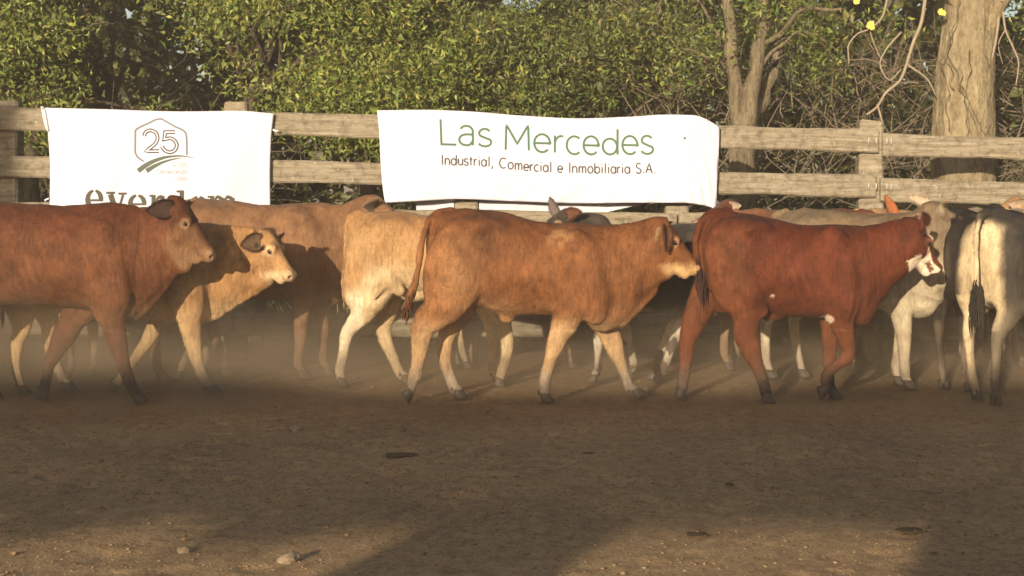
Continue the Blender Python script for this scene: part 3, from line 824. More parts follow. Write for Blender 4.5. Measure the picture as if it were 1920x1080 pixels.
# strokes in a unit box: x 0..1 over the letter's width, y 0 at the base line, 1 at its own height
GL = {
 'L': [[(0, 1), (0, 0), (1, 0)]], 'M': [[(0, 0), (.03, 1), (.5, .25), (.97, 1), (1, 0)]], 'I': [[(.5, 0), (.5, 1)]], 'l': [[(.5, 0), (.5, 1)]],
 'a2': [arc(.5, .70, .46, .30, 155, 0, 12) + [(.96, 0)], [(.96, .56), (.55, .56)] + arc(.5, .28, .5, .28, 100, 300, 14) + [(.96, .22)]],
 's': [arc(.5, .74, .44, .26, 30, 200, 12) + [(.2, .58), (.75, .43)] + arc(.5, .25, .5, .25, 40, -160, 12)],
 'e': [[(.02, .5), (1, .5)] + arc(.5, .5, .5, .5, 0, 318, 26)], 'c': [arc(.55, .5, .55, .5, 48, 312, 22)], 'C': [arc(.55, .5, .55, .5, 50, 310, 22)],
 'r': [[(.1, 0), (.1, 1)], [(.1, .62)] + arc(.75, .55, .62, .42, 150, 70, 8)],
 'd': [arc(.46, .31, .46, .31, 0, 360, 24), [(.95, 0), (.95, 1)]], 'b': [arc(.54, .31, .46, .31, 0, 360, 24), [(.05, 0), (.05, 1)]],
 'n': [[(.05, 0), (.05, 1)], [(.05, .55)] + arc(.5, .55, .45, .43, 180, 0, 12) + [(.95, 0)]],
 'm': [[(.03, 0), (.03, 1)], [(.03, .6)] + arc(.27, .6, .24, .38, 180, 0, 10) + [(.51, 0)], [(.51, .6)] + arc(.74, .6, .23, .38, 180, 0, 10) + [(.97, 0)]],
 'u': [[(.05, 1), (.05, .45)] + arc(.5, .45, .45, .43, 180, 360, 12) + [(.95, 1)], [(.95, .45), (.95, 0)]],
 't': [[(.45, 0), (.45, 1)], [(.05, .70), (.9, .70)]], 'i': [[(.5, 0), (.5, .68)], [(.5, .90), (.5, 1.0)]],
 'a': [arc(.46, .5, .46, .5, 0, 360, 24), [(.95, 0), (.95, 1)]], 'o': [arc(.5, .5, .5, .5, 0, 360, 26)], ',': [[(.6, .1), (.35, -.22)]], '.': [[(.5, 0), (.5, .11)]],
 'S': [arc(.5, .75, .44, .25, 30, 200, 12) + [(.2, .58), (.75, .44)] + arc(.5, .25, .5, .25, 40, -160, 12)], 'A': [[(0, 0), (.5, 1), (1, 0)], [(.2, .35), (.8, .35)]],
 'N': [[(0, 0), (0, 1), (1, 0), (1, 1)]], 'O': [arc(.5, .5, .5, .5, 0, 360, 26)], 'G': [arc(.52, .5, .52, .5, 50, 355, 22) + [(.55, .46)]], 'V': [[(0, 1), (.5, 0), (1, 1)]], '~': [[(.1, 1.2), (.35, 1.3), (.65, 1.2), (.9, 1.3)]],
}
def glyph(ac, bn, ch, x0, x1, ytop, ybase, w, shear=0.0, slope=0.0):
    for st in GL[ch]:
        P = [(x0 + (x1 - x0) * x + shear * y, ybase - (ybase - ytop) * y + slope * (x - .5) * (x1 - x0)) for x, y in st]
        ribbon(ac, bn, P, w)
def word_parts(name, mat, root, bn, s, *a):
    acs = [Acc()]; text_line(acs, bn, s, *a)
    for q in acs: bpart(name, q, mat, root)
def text_line(ac, bn, s, x0, x1, base, cap, xh, w, adv):
    """base: function px -> base line row"""
    tot = sum(adv[c] for c in s); sc = (x1 - x0) / tot; x = x0
    for c in s:
        a = adv[c] * sc
        if c == ' ' and isinstance(ac, list): ac.append(Acc())
        if c != ' ':
            tall = c in 'ILlMCSAdbtGVNOi'
            h = cap if tall else xh
            if c == 't': h = cap * .86
            if c == 'i': h = cap * .93
            if c in ',.': h = cap
            g = a * .12
            cx = x + a / 2; yb = base(cx)
            glyph(ac[-1] if isinstance(ac, list) else ac, bn, c, x + g, x + a - g, yb - h, yb, w, 0, .02)
        x += a
M_GREEN = make_plain("print_green", (.075, .145, .095), .7, .2, .1, 9)
M_GREY = make_plain("print_grey", (.055, .05, .055), .7, .2, .1, 9)
M_OLIVE = make_plain("print_olive", (.075, .068, .052), .7, .2, .12, 9)
M_ROSE = make_plain("print_rose", (.17, .18, .22), .7, .2, .1, 9)
M_PALE = make_plain("print_pale", (.31, .29, .35), .7, .2, .1, 9)
M_SWOOSH = make_plain("print_swoosh", (.085, .105, .085), .7, .2, .1, 9)

def wr1(px, py):
    u = (px - 82) / 430; v = (py - 203) / 230
    return -.012 * np.sin(u * 9.0 + 1.1 * v) * (.3 + .7 * v) - .006 * np.sin(u * 23 + 4 * v) - .05 * np.sin(np.pi * np.clip(u, 0, 1)) * v
b1 = Banner([(82, 202), (200, 205), (340, 209), (450, 208), (513, 213)], [(92, 432), (200, 436), (330, 438), (508, 440)], [(82, 202), (90, 250), (94, 320), (92, 432)], [(513, 213), (508, 260), (506, 330), (508, 440)], -.10, wr1, 1)
ban1 = empty("banner", tuple(b1.world(np.array([[297, 430]]))[0]))
tag(ban1, "white cloth banner with 25 in a hexagon, tied to the left end of the fence", "banner")
def bpart(name, ac_or_me, mat, bn):
    me = ac_or_me if isinstance(ac_or_me, bpy.types.Mesh) else ac_or_me.mesh(name, False)
    me.transform(Matrix.Translation(-Vector(bn.location))); return link(name, me, mat, bn)
def cloth_part(b, root):
    o = bpart("cloth", b.mesh("cloth"), M_BAN, root); md = o.modifiers.new("thickness", 'SOLIDIFY'); md.thickness = .003; md.offset = 1.0
cloth_part(b1, ban1)
z54 = lambda pts: [(200 + x / 5.4, 200 + y / 5.4) for x, y in pts]
def smooth_line(pts, n=40): return [tuple(q) for q in poly_at(pts, np.linspace(0, 1, n))]
ac = Acc(); ribbon(ac, b1, smooth_line(z54([(375, 555), (310, 505), (288, 450), (290, 350), (290, 245), (330, 212), (430, 165), (510, 128), (550, 124), (600, 150), (700, 205), (775, 240), (805, 280), (812, 380), (812, 492)]), 70), 3.6)
bpart("hexagon", ac, M_ROSE, ban1)
num = [smooth_line(z54([(380, 298), (392, 262), (440, 240), (495, 262), (516, 315), (495, 370), (450, 412)]), 26) + z54([(392, 452), (532, 450)]), z54([(694, 258), (592, 258), (582, 332)]) + smooth_line(z54([(590, 330), (640, 320), (690, 345), (710, 392), (690, 440), (640, 462), (585, 440), (558, 402)]), 26)]
ac = Acc()
for st in num: ribbon(ac, b1, st, 7.6)
bpart("numerals", ac, M_GREY, ban1)
ac = Acc()
for st in num: ribbon(ac, b1, st, 2.6, .006)
bpart("numeral_inline", ac, M_BAN, ban1)
ac = Acc(); ribbon(ac, b1, smooth_line(z54([(318, 652), (400, 592), (500, 542), (620, 508), (740, 499), (895, 521)])), [9.5, 8.5, 6.5, 4, 2.4, .6])
ribbon(ac, b1, smooth_line(z54([(402, 653), (480, 605), (570, 563), (660, 535), (770, 516)])), [9, 7, 4.5, 2.8, .6])
bpart("road_emblem", ac, M_SWOOSH, ban1)
ADV = dict(zip("ILlMCSAdbtGVNO", (.4, .6, .36, 1.0, .95, .68, .9, .75, .75, .5, .9, .8, .9, .95))) | dict(zip("asecrnmui,. o", (.72, .56, .68, .62, .46, .68, 1.0, .68, .34, .36, .36, .5, .72)))
ac = Acc()
text_line(ac, b1, "ANOS", 323, 352, lambda x: 313.5, 8, 6, 1.2, ADV); text_line(ac, b1, "~", 333, 340, lambda x: 313.5, 8, 8, 1.0, {'~': 1})
text_line(ac, b1, "Generando", 293, 353, lambda x: 326, 8.5, 6, 1.2, ADV); text_line(ac, b1, "Valor", 328, 352, lambda x: 338.5, 8.5, 6, 1.2, ADV)
bpart("small_lettering", ac, M_PALE, ban1)
# heavy slab lettering
ac = Acc()
def slab(px0, px1, y): ribbon(ac, b1, [(px0, y), (px1, y)], 4.2)
def bold(pts, w, n=24): ribbon(ac, b1, smooth_line(pts, n), w)
BASE, XH = 398.0, 363.0
def fat_e(x0, x1, y0, y1):
    cx, cy, rx, ry = (x0 + x1) / 2, (y0 + y1) / 2, (x1 - x0) / 2 - 4.5, (y1 - y0) / 2 - 2.5
    a = arc(cx, cy, rx, ry, 0, 82, 10); b_ = arc(cx, cy, rx, ry, 98, 318, 24)
    fl = lambda P: [(x, 2 * cy - y) for x, y in P]
    ribbon(ac, b1, fl(a), [9, 9, 7, 4.5]); ribbon(ac, b1, fl(b_), [4.5, 8, 10, 10, 7, 4]); ribbon(ac, b1, [(x0 + 9, cy + 1.5), (x1 - .5, cy + 1.5)], 4.2)
fat_e(160, 194, 355, 393); fat_e(240, 275, 364, 399); fat_e(355, 389, 367, 402)
ribbon(ac, b1, [(207, 364), (218, 397)], 10.5); ribbon(ac, b1, [(231, 365), (221, 397)], 5); slab(199, 216, 361.5); slab(222, 238, 363)
ribbon(ac, b1, [(288, 368), (288, 399)], 8.5); slab(280, 292, 367); bold([(293, 377), (298, 370), (304, 369)], [3.5, 6, 8], 8); ribbon(ac, b1, [(305, 367), (305, 376)], 7); slab(281, 298, 399)
ribbon(ac, b1, [(341, 358), (341, 401)], 8.5); slab(331, 345, 359); fl_ = [(x, 2 * 385 - y) for x, y in arc(327, 385, 11, 15, 60, 300, 20)]; ribbon(ac, b1, fl_, [4, 8, 9, 8, 4]); slab(337, 351, 401)
for xx in (398, 417, 436): ribbon(ac, b1, [(xx, 371), (xx, 402)], 8)
slab(389, 402, 369); bold([(402, 377), (408, 369), (416, 373)], [3, 6, 7], 8); bold([(421, 377), (427, 369), (435, 373)], [3, 6, 7], 8)
for xx in (398, 417, 436): slab(xx - 7.5, xx + 7.5, 402)
bpart("bold_lettering", ac, M_OLIVE, ban1)
M_TIE = make_plain("white_cord", (.75, .72, .68), .7, .2, .1, 20)
for pts in ([(82, 203), (78, 199), (84, 228), (88, 243)], [(83, 205), (86, 225), (90, 246)], [(512, 243), (518, 246), (522, 245)], [(92, 372), (84, 375), (86, 388)]):
    V_, Q_, T_ = tube(b1.world(np.array(pts, float), .012), .008, 6); bpart("tie_cord", mesh_np("tie_cord", V_, [Q_, T_]), M_TIE, ban1)

def wr2(px, py):
    u = (px - 707) / 640; v = np.clip((py - 210) / 172, 0, 1.1)
    w = -.016 * np.sin(u * 7.5 + .8) * (.25 + .75 * v) - .006 * np.sin(u * 31 + 5 * v) * v
    g = np.exp(-((u - .955) / .05) ** 2); w = w - .012 * g * np.cos((px - 1300 - 34 * v) * .33)
    for cx, sl in ((960, -1.3), (1040, -1.5), (1130, -1.2), (1210, -1.6), (1265, -1.8)):   # slack diagonal folds near the lower hem
        q = (px - cx) - (py - 378) * sl; w = w - .011 * np.exp(-(q / 9.0) ** 2) * np.exp(-((v - 1) / .28) ** 2)
    return w - .02 * v
b2 = Banner([(707, 207), (790, 206), (880, 209), (980, 217), (1090, 222), (1180, 219), (1250, 215), (1300, 216), (1325, 224), (1349, 239)],
            [(722, 380), (780, 377), (860, 373), (960, 377), (1100, 381), (1200, 380), (1280, 380), (1315, 384), (1343, 391)], [(707, 207), (711, 250), (714, 310), (718, 355), (722, 380)], [(1349, 239), (1347, 300), (1344, 350), (1343, 391)], -.10, wr2, 2)
ban2 = empty("banner", tuple(b2.world(np.array([[1030, 380]]))[0]))
tag(ban2, "long white cloth banner with green Las Mercedes lettering, hung over the middle of the fence", "banner")
cloth_part(b2, ban2)
z41 = lambda x, y: (800 + x / 4.174, 200 + y / 4.174)
ac = Acc()
for ch, xa, xb, yt, yb, sh in (('L', 116, 232, 100, 296, -8), ('a2', 255, 366, 150, 302, 0), ('s', 405, 505, 174, 311, 0), ('M', 618, 800, 143, 340, 0), ('e', 842, 966, 216, 356, 0), ('r', 996, 1072, 226, 360, 0),
                           ('c', 1096, 1205, 232, 372, 0), ('e', 1228, 1346, 232, 374, 0), ('d', 1378, 1500, 175, 374, 0), ('e', 1532, 1650, 230, 372, 0), ('s', 1678, 1772, 228, 370, 0)):
    p, q = z41(xa, yt), z41(xb, yb); glyph(ac, b2, ch, p[0], q[0], p[1], q[1], 4.3, sh / 4.174, .03)
bpart("green_lettering", ac, M_GREEN, ban2)
ac = Acc()
bl = lambda x: float(np.interp(x, [829, 880, 920, 945, 990, 1040, 1070, 1130, 1190, 1230], [309, 310, 312.5, 315.5, 320.5, 323, 324, 325, 325.3, 324.6]))
word_parts("grey_lettering", M_GREY, ban2, b2, "Industrial, Comercial e Inmobiliaria S.A.", 826, 1231, bl, 19, 12.3, 2.5, ADV)
ac = Acc(); V_ = b2.world(np.array([(1284 + 3 * math.cos(a) , 259 + 2 * math.sin(a)) for a in np.linspace(0, 6.28, 9)[:-1]]), .004); ac.add(V_, np.array([(0, 1, 2, 3), (0, 3, 4, 7), (4, 5, 6, 7)]))
bpart("eyelet", ac, M_GREY, ban2)
V_, Q_, T_ = tube(b2.world(np.array([(1336, 388), (1340, 396), (1337, 402)], float), .01), .008, 6); bpart("tie_cord", mesh_np("tie_cord", V_, [Q_, T_]), M_TIE, ban2)

def strip(x0, x1, tilt, label):
    b3 = Banner([(x0, 352), ((x0 + x1) / 2, 352), (x1, 353)], [(x0 + 2, 412), ((x0 + x1) / 2, 412), (x1, 412 - tilt)], [(x0, 352), (x0 + 1, 380), (x0 + 2, 412)], [(x1, 353), (x1, 372), (x1, 412 - tilt)], .03, lambda px, py: -.008 * np.sin(px * .06) + 0 * py, 3)
    sheet = empty("sheet", tuple(b3.world(np.array([[(x0 + x1) / 2, 410]]))[0])); tag(sheet, label, "sheet", "white sheet strips under the long banner"); cloth_part(b3, sheet)
strip(779, 851, 0, "short strip of white sheet left of the post, under the long middle banner")
strip(897, 1196, 27, "longer strip of white sheet right of the post, under the long middle banner")
# ------------------------------------------------------------------ trees and scrub behind the fence
def make_leaf(name, cols, rough=.5):
    m, nt, b = nodes_of(name, rough, .35)
    at = n_new(nt, "ShaderNodeAttribute", attribute_name="coat").outputs["Color"]
    nt.links.new(at, b.inputs["Base Color"])
    nz = noise(nt, coords(nt), 60, 2)
    nt.links.new(mix(nt, at, mix(nt, at, (1.25, 1.2, .8), 1.0, 'MULTIPLY'), nz), b.inputs["Base Color"])
    tr = n_new(nt, "ShaderNodeBsdfTranslucent"); nt.links.new(mix(nt, at, (1.3, 1.4, .6), 1.0, 'MULTIPLY'), tr.inputs["Color"])
    ms = n_new(nt, "ShaderNodeMixShader"); ms.inputs[0].default_value = .25
    out = nt.nodes["Material Output"]
    nt.links.new(b.outputs[0], ms.inputs[1]); nt.links.new(tr.outputs[0], ms.inputs[2]); nt.links.new(ms.outputs[0], out.inputs["Surface"])
    return m
M_LEAF = make_leaf("leaf", None)
def make_bark(name, lo, mid, hi, sc=1.0):
    m, nt, b = nodes_of(name, .92, .12)
    co = coords(nt)
    a = noise(nt, co, 9 * sc, 6, .7, (1.6, 1.6, .35)); f = noise(nt, co, 34 * sc, 5, .7, (1, 1, .5)); w = noise(nt, co, 3, 3)
    c = ramp(nt, a, [(.30, lo), (.5, mid), (.72, hi)])
    c = mix(nt, c, ramp(nt, f, [(.3, (.6, .58, .55)), (.5, (1, 1, 1)), (.75, (1.22, 1.2, 1.15))]), 1.0, 'MULTIPLY')
    c = mix(nt, c, ramp(nt, w, [(.35, (.82, .80, .76)), (.65, (1.1, 1.08, 1.02))]), 1.0, 'MULTIPLY')
    nt.links.new(c, b.inputs["Base Color"])
    ad = n_new(nt, "ShaderNodeMath", operation='ADD'); nt.links.new(a, ad.inputs[0]); nt.links.new(f, ad.inputs[1])
    bump(nt, b, ad.outputs[0], 1.0, .04)
    return m
M_BARK = make_bark("pale_bark", (.20, .16, .10), (.31, .26, .165), (.42, .36, .24))
M_BARK_DARK = make_bark("dark_bark", (.055, .045, .034), (.11, .09, .065), (.19, .16, .11))
M_BARK_MID = make_bark("grey_bark", (.10, .082, .055), (.19, .16, .108), (.30, .255, .17))
M_TWIG = make_plain("dry_twig", (.17, .135, .095), .9, .15, .4, 12)
M_VINE = make_plain("grey_vine", (.26, .215, .155), .9, .15, .35, 14)

LR = np.random.default_rng(99)
def leaves(name, centres, size, cols, mat, parent=None, droop=.5, slim=.30, folded=True):
    """one leaf (a bent, pointed blade of four triangles) at every centre"""
    n = len(centres)
    az = LR.uniform(0, 2 * np.pi, n); el = LR.normal(-droop, .55, n)
    D = np.stack([np.cos(az) * np.cos(el), np.sin(az) * np.cos(el), np.sin(el)], 1)
    R = LR.normal(0, 1, (n, 3)); S = np.cross(D, R); S /= np.linalg.norm(S, axis=1)[:, None] + 1e-9
    U = np.cross(S, D)
    L = size * np.exp(LR.normal(0, .25, n))[:, None]; W = L * slim * LR.uniform(.75, 1.25, n)[:, None]
    c = centres
    v0 = c - D * L * .5; v3 = c + D * L * .5 - U * L * .10
    m = c + U * L * .06 - D * L * .04
    v1 = m - S * W * .5 + U * W * .22; v2 = m + S * W * .5 + U * W * .22
    V = np.stack([v0, v1, m, v2, v3], 1).reshape(-1, 3)
    b = np.arange(n)[:, None] * 5
    T = np.concatenate([b + np.array([[0, 2, 1]]), b + np.array([[0, 3, 2]]), b + np.array([[1, 2, 4]]), b + np.array([[2, 3, 4]])])
    cols = np.array(cols); k = LR.integers(0, len(cols), n)
    C = cols[k] * np.exp(LR.normal(0, .22, n))[:, None] * np.stack([np.exp(LR.normal(0, .10, n)), np.ones(n), np.exp(LR.normal(0, .12, n))], 1)
    return link(name, mesh_np(name, V, T, True, np.repeat(np.clip(C, .003, .8), 5, axis=0)), mat, parent)

def clump_points(clumps, per, shell=.55):
    out = []; per = per * 1.2
    for (x, y, z, r) in clumps:
        k = int(per * (r / .35) ** 2)
        d = LR.normal(0, 1, (k, 3)); d /= np.linalg.norm(d, axis=1)[:, None]
        rad = r * (shell + (1 - shell) * LR.random(k) ** .6)[:, None] * (1 + .28 * LR.normal(0, 1, (k, 1)))
        p = d * rad * np.array([1.15, 1.0, .85]) + (x, y, z)
        p[:, 2] -= .12 * (LR.random(k) ** 2) * (d[:, 2] < 0)
        out.append(p)
    return np.vstack(out)

GREENS = [(.140, .185, .044), (.185, .222, .056), (.098, .142, .038), (.232, .252, .078), (.162, .184, .060)]
OLIVES = [(.085, .100, .034), (.115, .118, .045), (.070, .080, .03), (.15, .135, .06), (.11, .09, .05)]
SHADE_TONES = [(.030, .042, .013), (.040, .052, .016), (.055, .052, .024), (.038, .034, .02)]  # leaf colours darkened to put the shade of hollows into the back foliage

def limb(ac, p, q, r0, r1, wob, seed, n=9):
    p, q = np.array(p, float), np.array(q, float); t = np.linspace(0, 1, n)[:, None]
    P = p + (q - p) * t; ln = np.linalg.norm(q - p)
    for a in range(3): P[:, a] += wob * ln * vnoise(np.column_stack([t[:, 0] * ln, np.full(n, seed + a * 7.7), np.zeros(n)]), .35 * ln + .1, seed + a) * np.sin(t[:, 0] * np.pi) ** .7
    ac.tube(P, r0 + (r1 - r0) * t[:, 0], 7); return P

def leafy_tree(px, d, crown, trunk_r, label, per, seed, holes=(), cols=GREENS, leaf=.058, nclump=60, z0=1.95, z1=4.4, name="tree", bark=None, lean=0.0, gaps=None, dx=None):
    """crown: half width (m), half depth; clumps fill the volume from z0 to z1"""
    r_ = random.Random(seed)
    x0 = (px - 960) / F_PX * d
    root = empty(name, (x0, d, 0)); tag(root, label, "tree", "trees behind the fence")
    ac = Acc(); hub = np.array((x0 + lean, d + .1, z0 + .35))
    limb(ac, (x0, d, -.1), hub, trunk_r, trunk_r * .7, .06, seed)
    cl = []
    k = 0
    while len(cl) < nclump and k < nclump * 14:
        k += 1
        a, b_, c = r_.uniform(-1, 1), r_.uniform(-1, 1), r_.uniform(0, 1)
        if a * a * .8 + b_ * b_ * .6 > 1.0: continue
        x = x0 + lean + a * crown[0]; y = d + b_ * crown[1]; z = z0 + (z1 - z0) * c; r = r_.uniform(.20, .42)
        ppx = 960 + x / y * F_PX; ppy = HORIZON - (z - CAM_H) / y * F_PX
        if vnoise(np.array([[x, z * 1.2, 3.3]]), .55, 91)[0] + .25 * (y - d) < -.12: continue
        if any(((ppx - hx) / hw) ** 2 + ((ppy - hy) / hh) ** 2 < 1 for hx, hy, hw, hh in holes): continue
        cl.append((x, y, z, r))
    for k in range(7):                                                       # sprays hanging in front of the stem
        x, y, z = x0 + lean + r_.uniform(-.45, .45), d - r_.uniform(.25, .5), z0 + r_.uniform(.0, 1.3)
        ppx = 960 + x / y * F_PX; ppy = HORIZON - (z - CAM_H) / y * F_PX
        if not any(((ppx - hx) / hw) ** 2 + ((ppy - hy) / hh) ** 2 < .7 for hx, hy, hw, hh in holes): cl.append((x, y, z, r_.uniform(.22, .34)))
    for i, (x, y, z, r) in enumerate(cl):
        if i % 3 == 0: limb(ac, hub + np.array((r_.uniform(-.1, .1), 0, r_.uniform(-.2, .3))), (x, y, z), trunk_r * .32, .008, .16, seed + i, 8)
        if i % 2 == 0:
            for q in range(2): limb(ac, (x, y, z), (x + r_.uniform(-.5, .5), y + r_.uniform(-.5, .1), z + r_.uniform(-.45, .35)), .008, .003, .2, seed + 3 * i + q, 6)
    me = ac.mesh("trunk"); me.transform(Matrix.Translation((-x0, -d, 0)))
    link("trunk", me, bark or M_BARK_DARK, root)
    P = clump_points(cl, per) - (x0, d, 0)
    leaves("crown", P, leaf, cols, M_LEAF, root, slim=.34)
    return root

holeL = [(300, 60, 78, 85), (335, 120, 70, 60), (200, 170, 55, 70), (235, 25, 22, 16), (860, 20, 75, 50), (978, 6, 40, 26)]
leafy_tree(70, 14.4, (1.05, .7), .10, "leafy tree with bright yellow green sprays at the left edge behind the banner", 420, 101, holeL, nclump=66)
leafy_tree(190, 15.9, (1.1, .8), .09, "shaded dark green tree set back behind the gap above the left banner", 280, 111, holeL, cols=SHADE_TONES[:2] + [(.07, .09, .026)], nclump=36, z1=4.6)
leafy_tree(470, 14.6, (.95, .75), .11, "leafy tree with dense drooping sprays between the two banners", 420, 102, holeL, nclump=62)
leafy_tree(690, 14.9, (1.0, .8), .10, "bright green bushy tree over the left end of the long banner", 406, 103, holeL, nclump=62, cols=GREENS[:4] + [(.15, .15, .04)])
leafy_tree(985, 15.2, (1.05, .8), .10, "olive green bushy tree over the middle of the long banner", 378, 104, holeL, nclump=58, cols=GREENS[1:3] + OLIVES[:3], z1=3.05)
leafy_tree(1200, 15.6, (.8, .7), .08, "thin olive brown tree over the right end of the long banner", 280, 105, holeL, nclump=38, cols=OLIVES[:4] + [GREENS[2]], leaf=.055, z1=4.2)
leafy_tree(880, 16.6, (1.1, .8), .10, "dull green tree set back between the bushy trees", 266, 112, holeL, nclump=40, cols=OLIVES[2:3] + SHADE_TONES[:3], z1=4.6)

# the forked tree with two pale stems
def stems_tree():
    x0 = (1400 - 960) / F_PX * 14.3; d = 14.3
    root = empty("forked_tree", (x0, d, 0)); tag(root, "forked tree with two pale stems rising over the right corner of the long banner", "tree", "trees behind the fence")
    ac = Acc()
    def W(px, py, dd=0): return np.array(wpt(px, py, d + dd))
    fork = W(1392, 238)
    limb(ac, (x0, d, -.1), fork, .14, .12, .03, 5)
    for pts, r in (([(1390, 245, 0), (1383, 205, 0), (1376, 150, -.03), (1372, 90, -.05), (1368, 40, 0), (1360, -60, .1)], [.085, .072, .062, .058, .052, .04]),
                   ([(1394, 245, 0), (1404, 200, -.05), (1414, 150, -.05), (1420, 100, -.05), (1432, 55, 0), (1425, -50, .1)], [.10, .082, .070, .062, .055, .04]),
                   ([(1398, 240, .1), (1430, 190, .2), (1452, 130, .25), (1462, 90, .25)], [.07, .06, .045, .03])):
        P = np.array([W(*p) for p in pts]); S = np.linspace(0, 1, len(P)); tt = np.linspace(0, 1, 16)
        Q = np.stack([np.interp(tt, S, P[:, a]) for a in range(3)], 1); Q[:, 0] += .012 * np.sin(tt * 17 + pts[0][0])
        ac.tube(Q, np.interp(tt, S, r) * (1 + .10 * np.sin(tt * 23)), 10)
    for pts, r in (([(1425, 90, 0), (1465, 60, -.1), (1495, 25, -.2), (1530, 12, -.3), (1580, 18, -.4)], .03), ([(1414, 150, 0), (1450, 95, -.1), (1490, 60, -.1), (1550, 75, -.2)], .02),
                   ([(1378, 150, 0), (1340, 110, -.1), (1300, 95, -.2), (1255, 100, -.3)], .02), ([(1372, 90, 0), (1330, 40, 0), (1300, -20, 0)], .022), ([(1384, 205, 0), (1345, 150, -.1), (1338, 105, -.2)], .012),
                   ([(1300, 75, -.2), (1322, 140, -.1), (1345, 172, 0)], .010)):
        P = np.array([W(*p) for p in pts]); S = np.linspace(0, 1, len(P)); tt = np.linspace(0, 1, 14)
        Q = np.stack([np.interp(tt, S, P[:, a]) for a in range(3)], 1); Q[:, 2] += .02 * np.sin(tt * 11 + r * 900); ac.tube(Q, np.linspace(r, r * .4, 14), 6)
    me = ac.mesh("trunk"); me.transform(Matrix.Translation((-x0, -d, 0))); link("trunk", me, M_BARK_MID, root)
    r_ = random.Random(77); cl = []
    for k in range(70):
        px = r_.uniform(1240, 1600); py = r_.uniform(-150, 70) if k % 3 else r_.uniform(40, 135); dd = r_.uniform(-.35, .7)
        if 1355 < px < 1450 and py > 40 and dd < .3: dd = r_.uniform(.35, .8)
        p = W(px, py, dd); cl.append((*p, r_.uniform(.14, .28)))
    P = clump_points(cl, 150, .3) - (x0, d, 0)
    leaves("crown", P, .058, GREENS[:3] + OLIVES[:2], M_LEAF, root, slim=.32)
stems_tree()

# the thick pale trunk at the right
def big_tree():
    d = 13.75; x0 = (1806 - 960) / F_PX * d
    root = empty("old_tree", (x0, d, 0)); tag(root, "thick pale barked tree trunk rising behind the fence at the right edge", "tree", "trees behind the fence")
    rows = [(1800, 690, 78), (1803, 560, 66), (1804, 450, 59), (1806, 380, 56), (1806, 300, 54), (1807, 240, 54), (1808, 180, 52), (1810, 130, 50), (1813, 85, 47), (1816, 40, 43), (1817, 0, 42), (1818, -60, 43), (1822, -160, 40), (1828, -260, 34)]
    n = 170; m = 84; t = np.linspace(0, 1, n); S = np.linspace(0, 1, len(rows)); R = np.array(rows, float)
    V = []
    for k in range(n):
        cx, cy, rr = (np.interp(t[k], S, R[:, a]) for a in range(3)); c = np.array(wpt(cx, cy, d)); r = rr / F_PX * d
        a = np.arange(m) * 2 * np.pi / m
        Pn = np.stack([np.cos(a) * 2, np.sin(a) * 2, np.full(m, c[2])], 1)
        ridge = vnoise(Pn * np.array([1, 1, .45]), .28, 41); f = vnoise(Pn, .11, 42); g = vnoise(Pn * np.array([1, 1, .3]), .9, 43)
        h_ = vnoise(Pn * np.array([1, 1, .5]), .055, 44)
        rad = r * (1 + .05 * g + .075 * np.abs(ridge) + .04 * f + .03 * np.abs(h_) + .016 * vnoise(Pn, .028, 45))
        V.append(np.stack([c[0] + rad * np.cos(a), c[1] + rad * np.sin(a), np.full(m, c[2])], 1))
    V = np.vstack(V); i = np.arange(n - 1)[:, None] * m; j = np.arange(m)[None]; Q = np.stack([i + j, i + (j + 1) % m, i + m + (j + 1) % m, i + m + j], -1).reshape(-1, 4)
    ac = Acc(); ac.add(V, Q)
    W = lambda px, py, dd=0: np.array(wpt(px, py, d + dd))
    limb(ac, W(1838, 90), W(1905, -40, -.2), .10, .05, .08, 3); limb(ac, W(1800, -60), W(1700, -190, .1), .16, .10, .08, 4); limb(ac, W(1830, -200), W(1900, -420, .1), .2, .1, .08, 6)
    limb(ac, W(1800, 20), W(1770, -10, -.15), .05, .02, .1, 7)
    me = ac.mesh("trunk"); me.transform(Matrix.Translation((-x0, -d, 0))); link("trunk", me, M_BARK, root)
    ac = Acc(); r_ = random.Random(4)                                        # thin climbers on the bark
    for k in range(7):
        px = r_.uniform(1770, 1850); py = r_.uniform(150, 330); P = []
        for s in range(12):
            P.append(W(px, py, -.235 - .02 * r_.random() - .03 * (1 - ((px - 1808) / 60) ** 2))); px += r_.uniform(-11, 13) if k % 2 else r_.uniform(-13, 10); py -= r_.uniform(10, 24); px = min(1858, max(1758, px))
        ac.tube(np.array(P), .004, 5)
    me = ac.mesh("climber"); me.transform(Matrix.Translation((-x0, -d, 0))); link("climber", me, M_BARK_MID, root)
    r_ = random.Random(8); cl = []
    for k in range(30):
        px = r_.choice((r_.uniform(1640, 1760), r_.uniform(1860, 1990))); py = r_.uniform(-200, 55); p = W(px, py, r_.uniform(-.3, .6)); cl.append((*p, r_.uniform(.12, .24)))
    for k in range(34):
        p = W(r_.uniform(1560, 2000), r_.uniform(-420, -120), r_.uniform(-.8, .8)); cl.append((*p, r_.uniform(.2, .4)))
    leaves("crown", clump_points(cl, 130, .2) - (x0, d, 0), .06, GREENS[:4], M_LEAF, root, slim=.30)
big_tree()

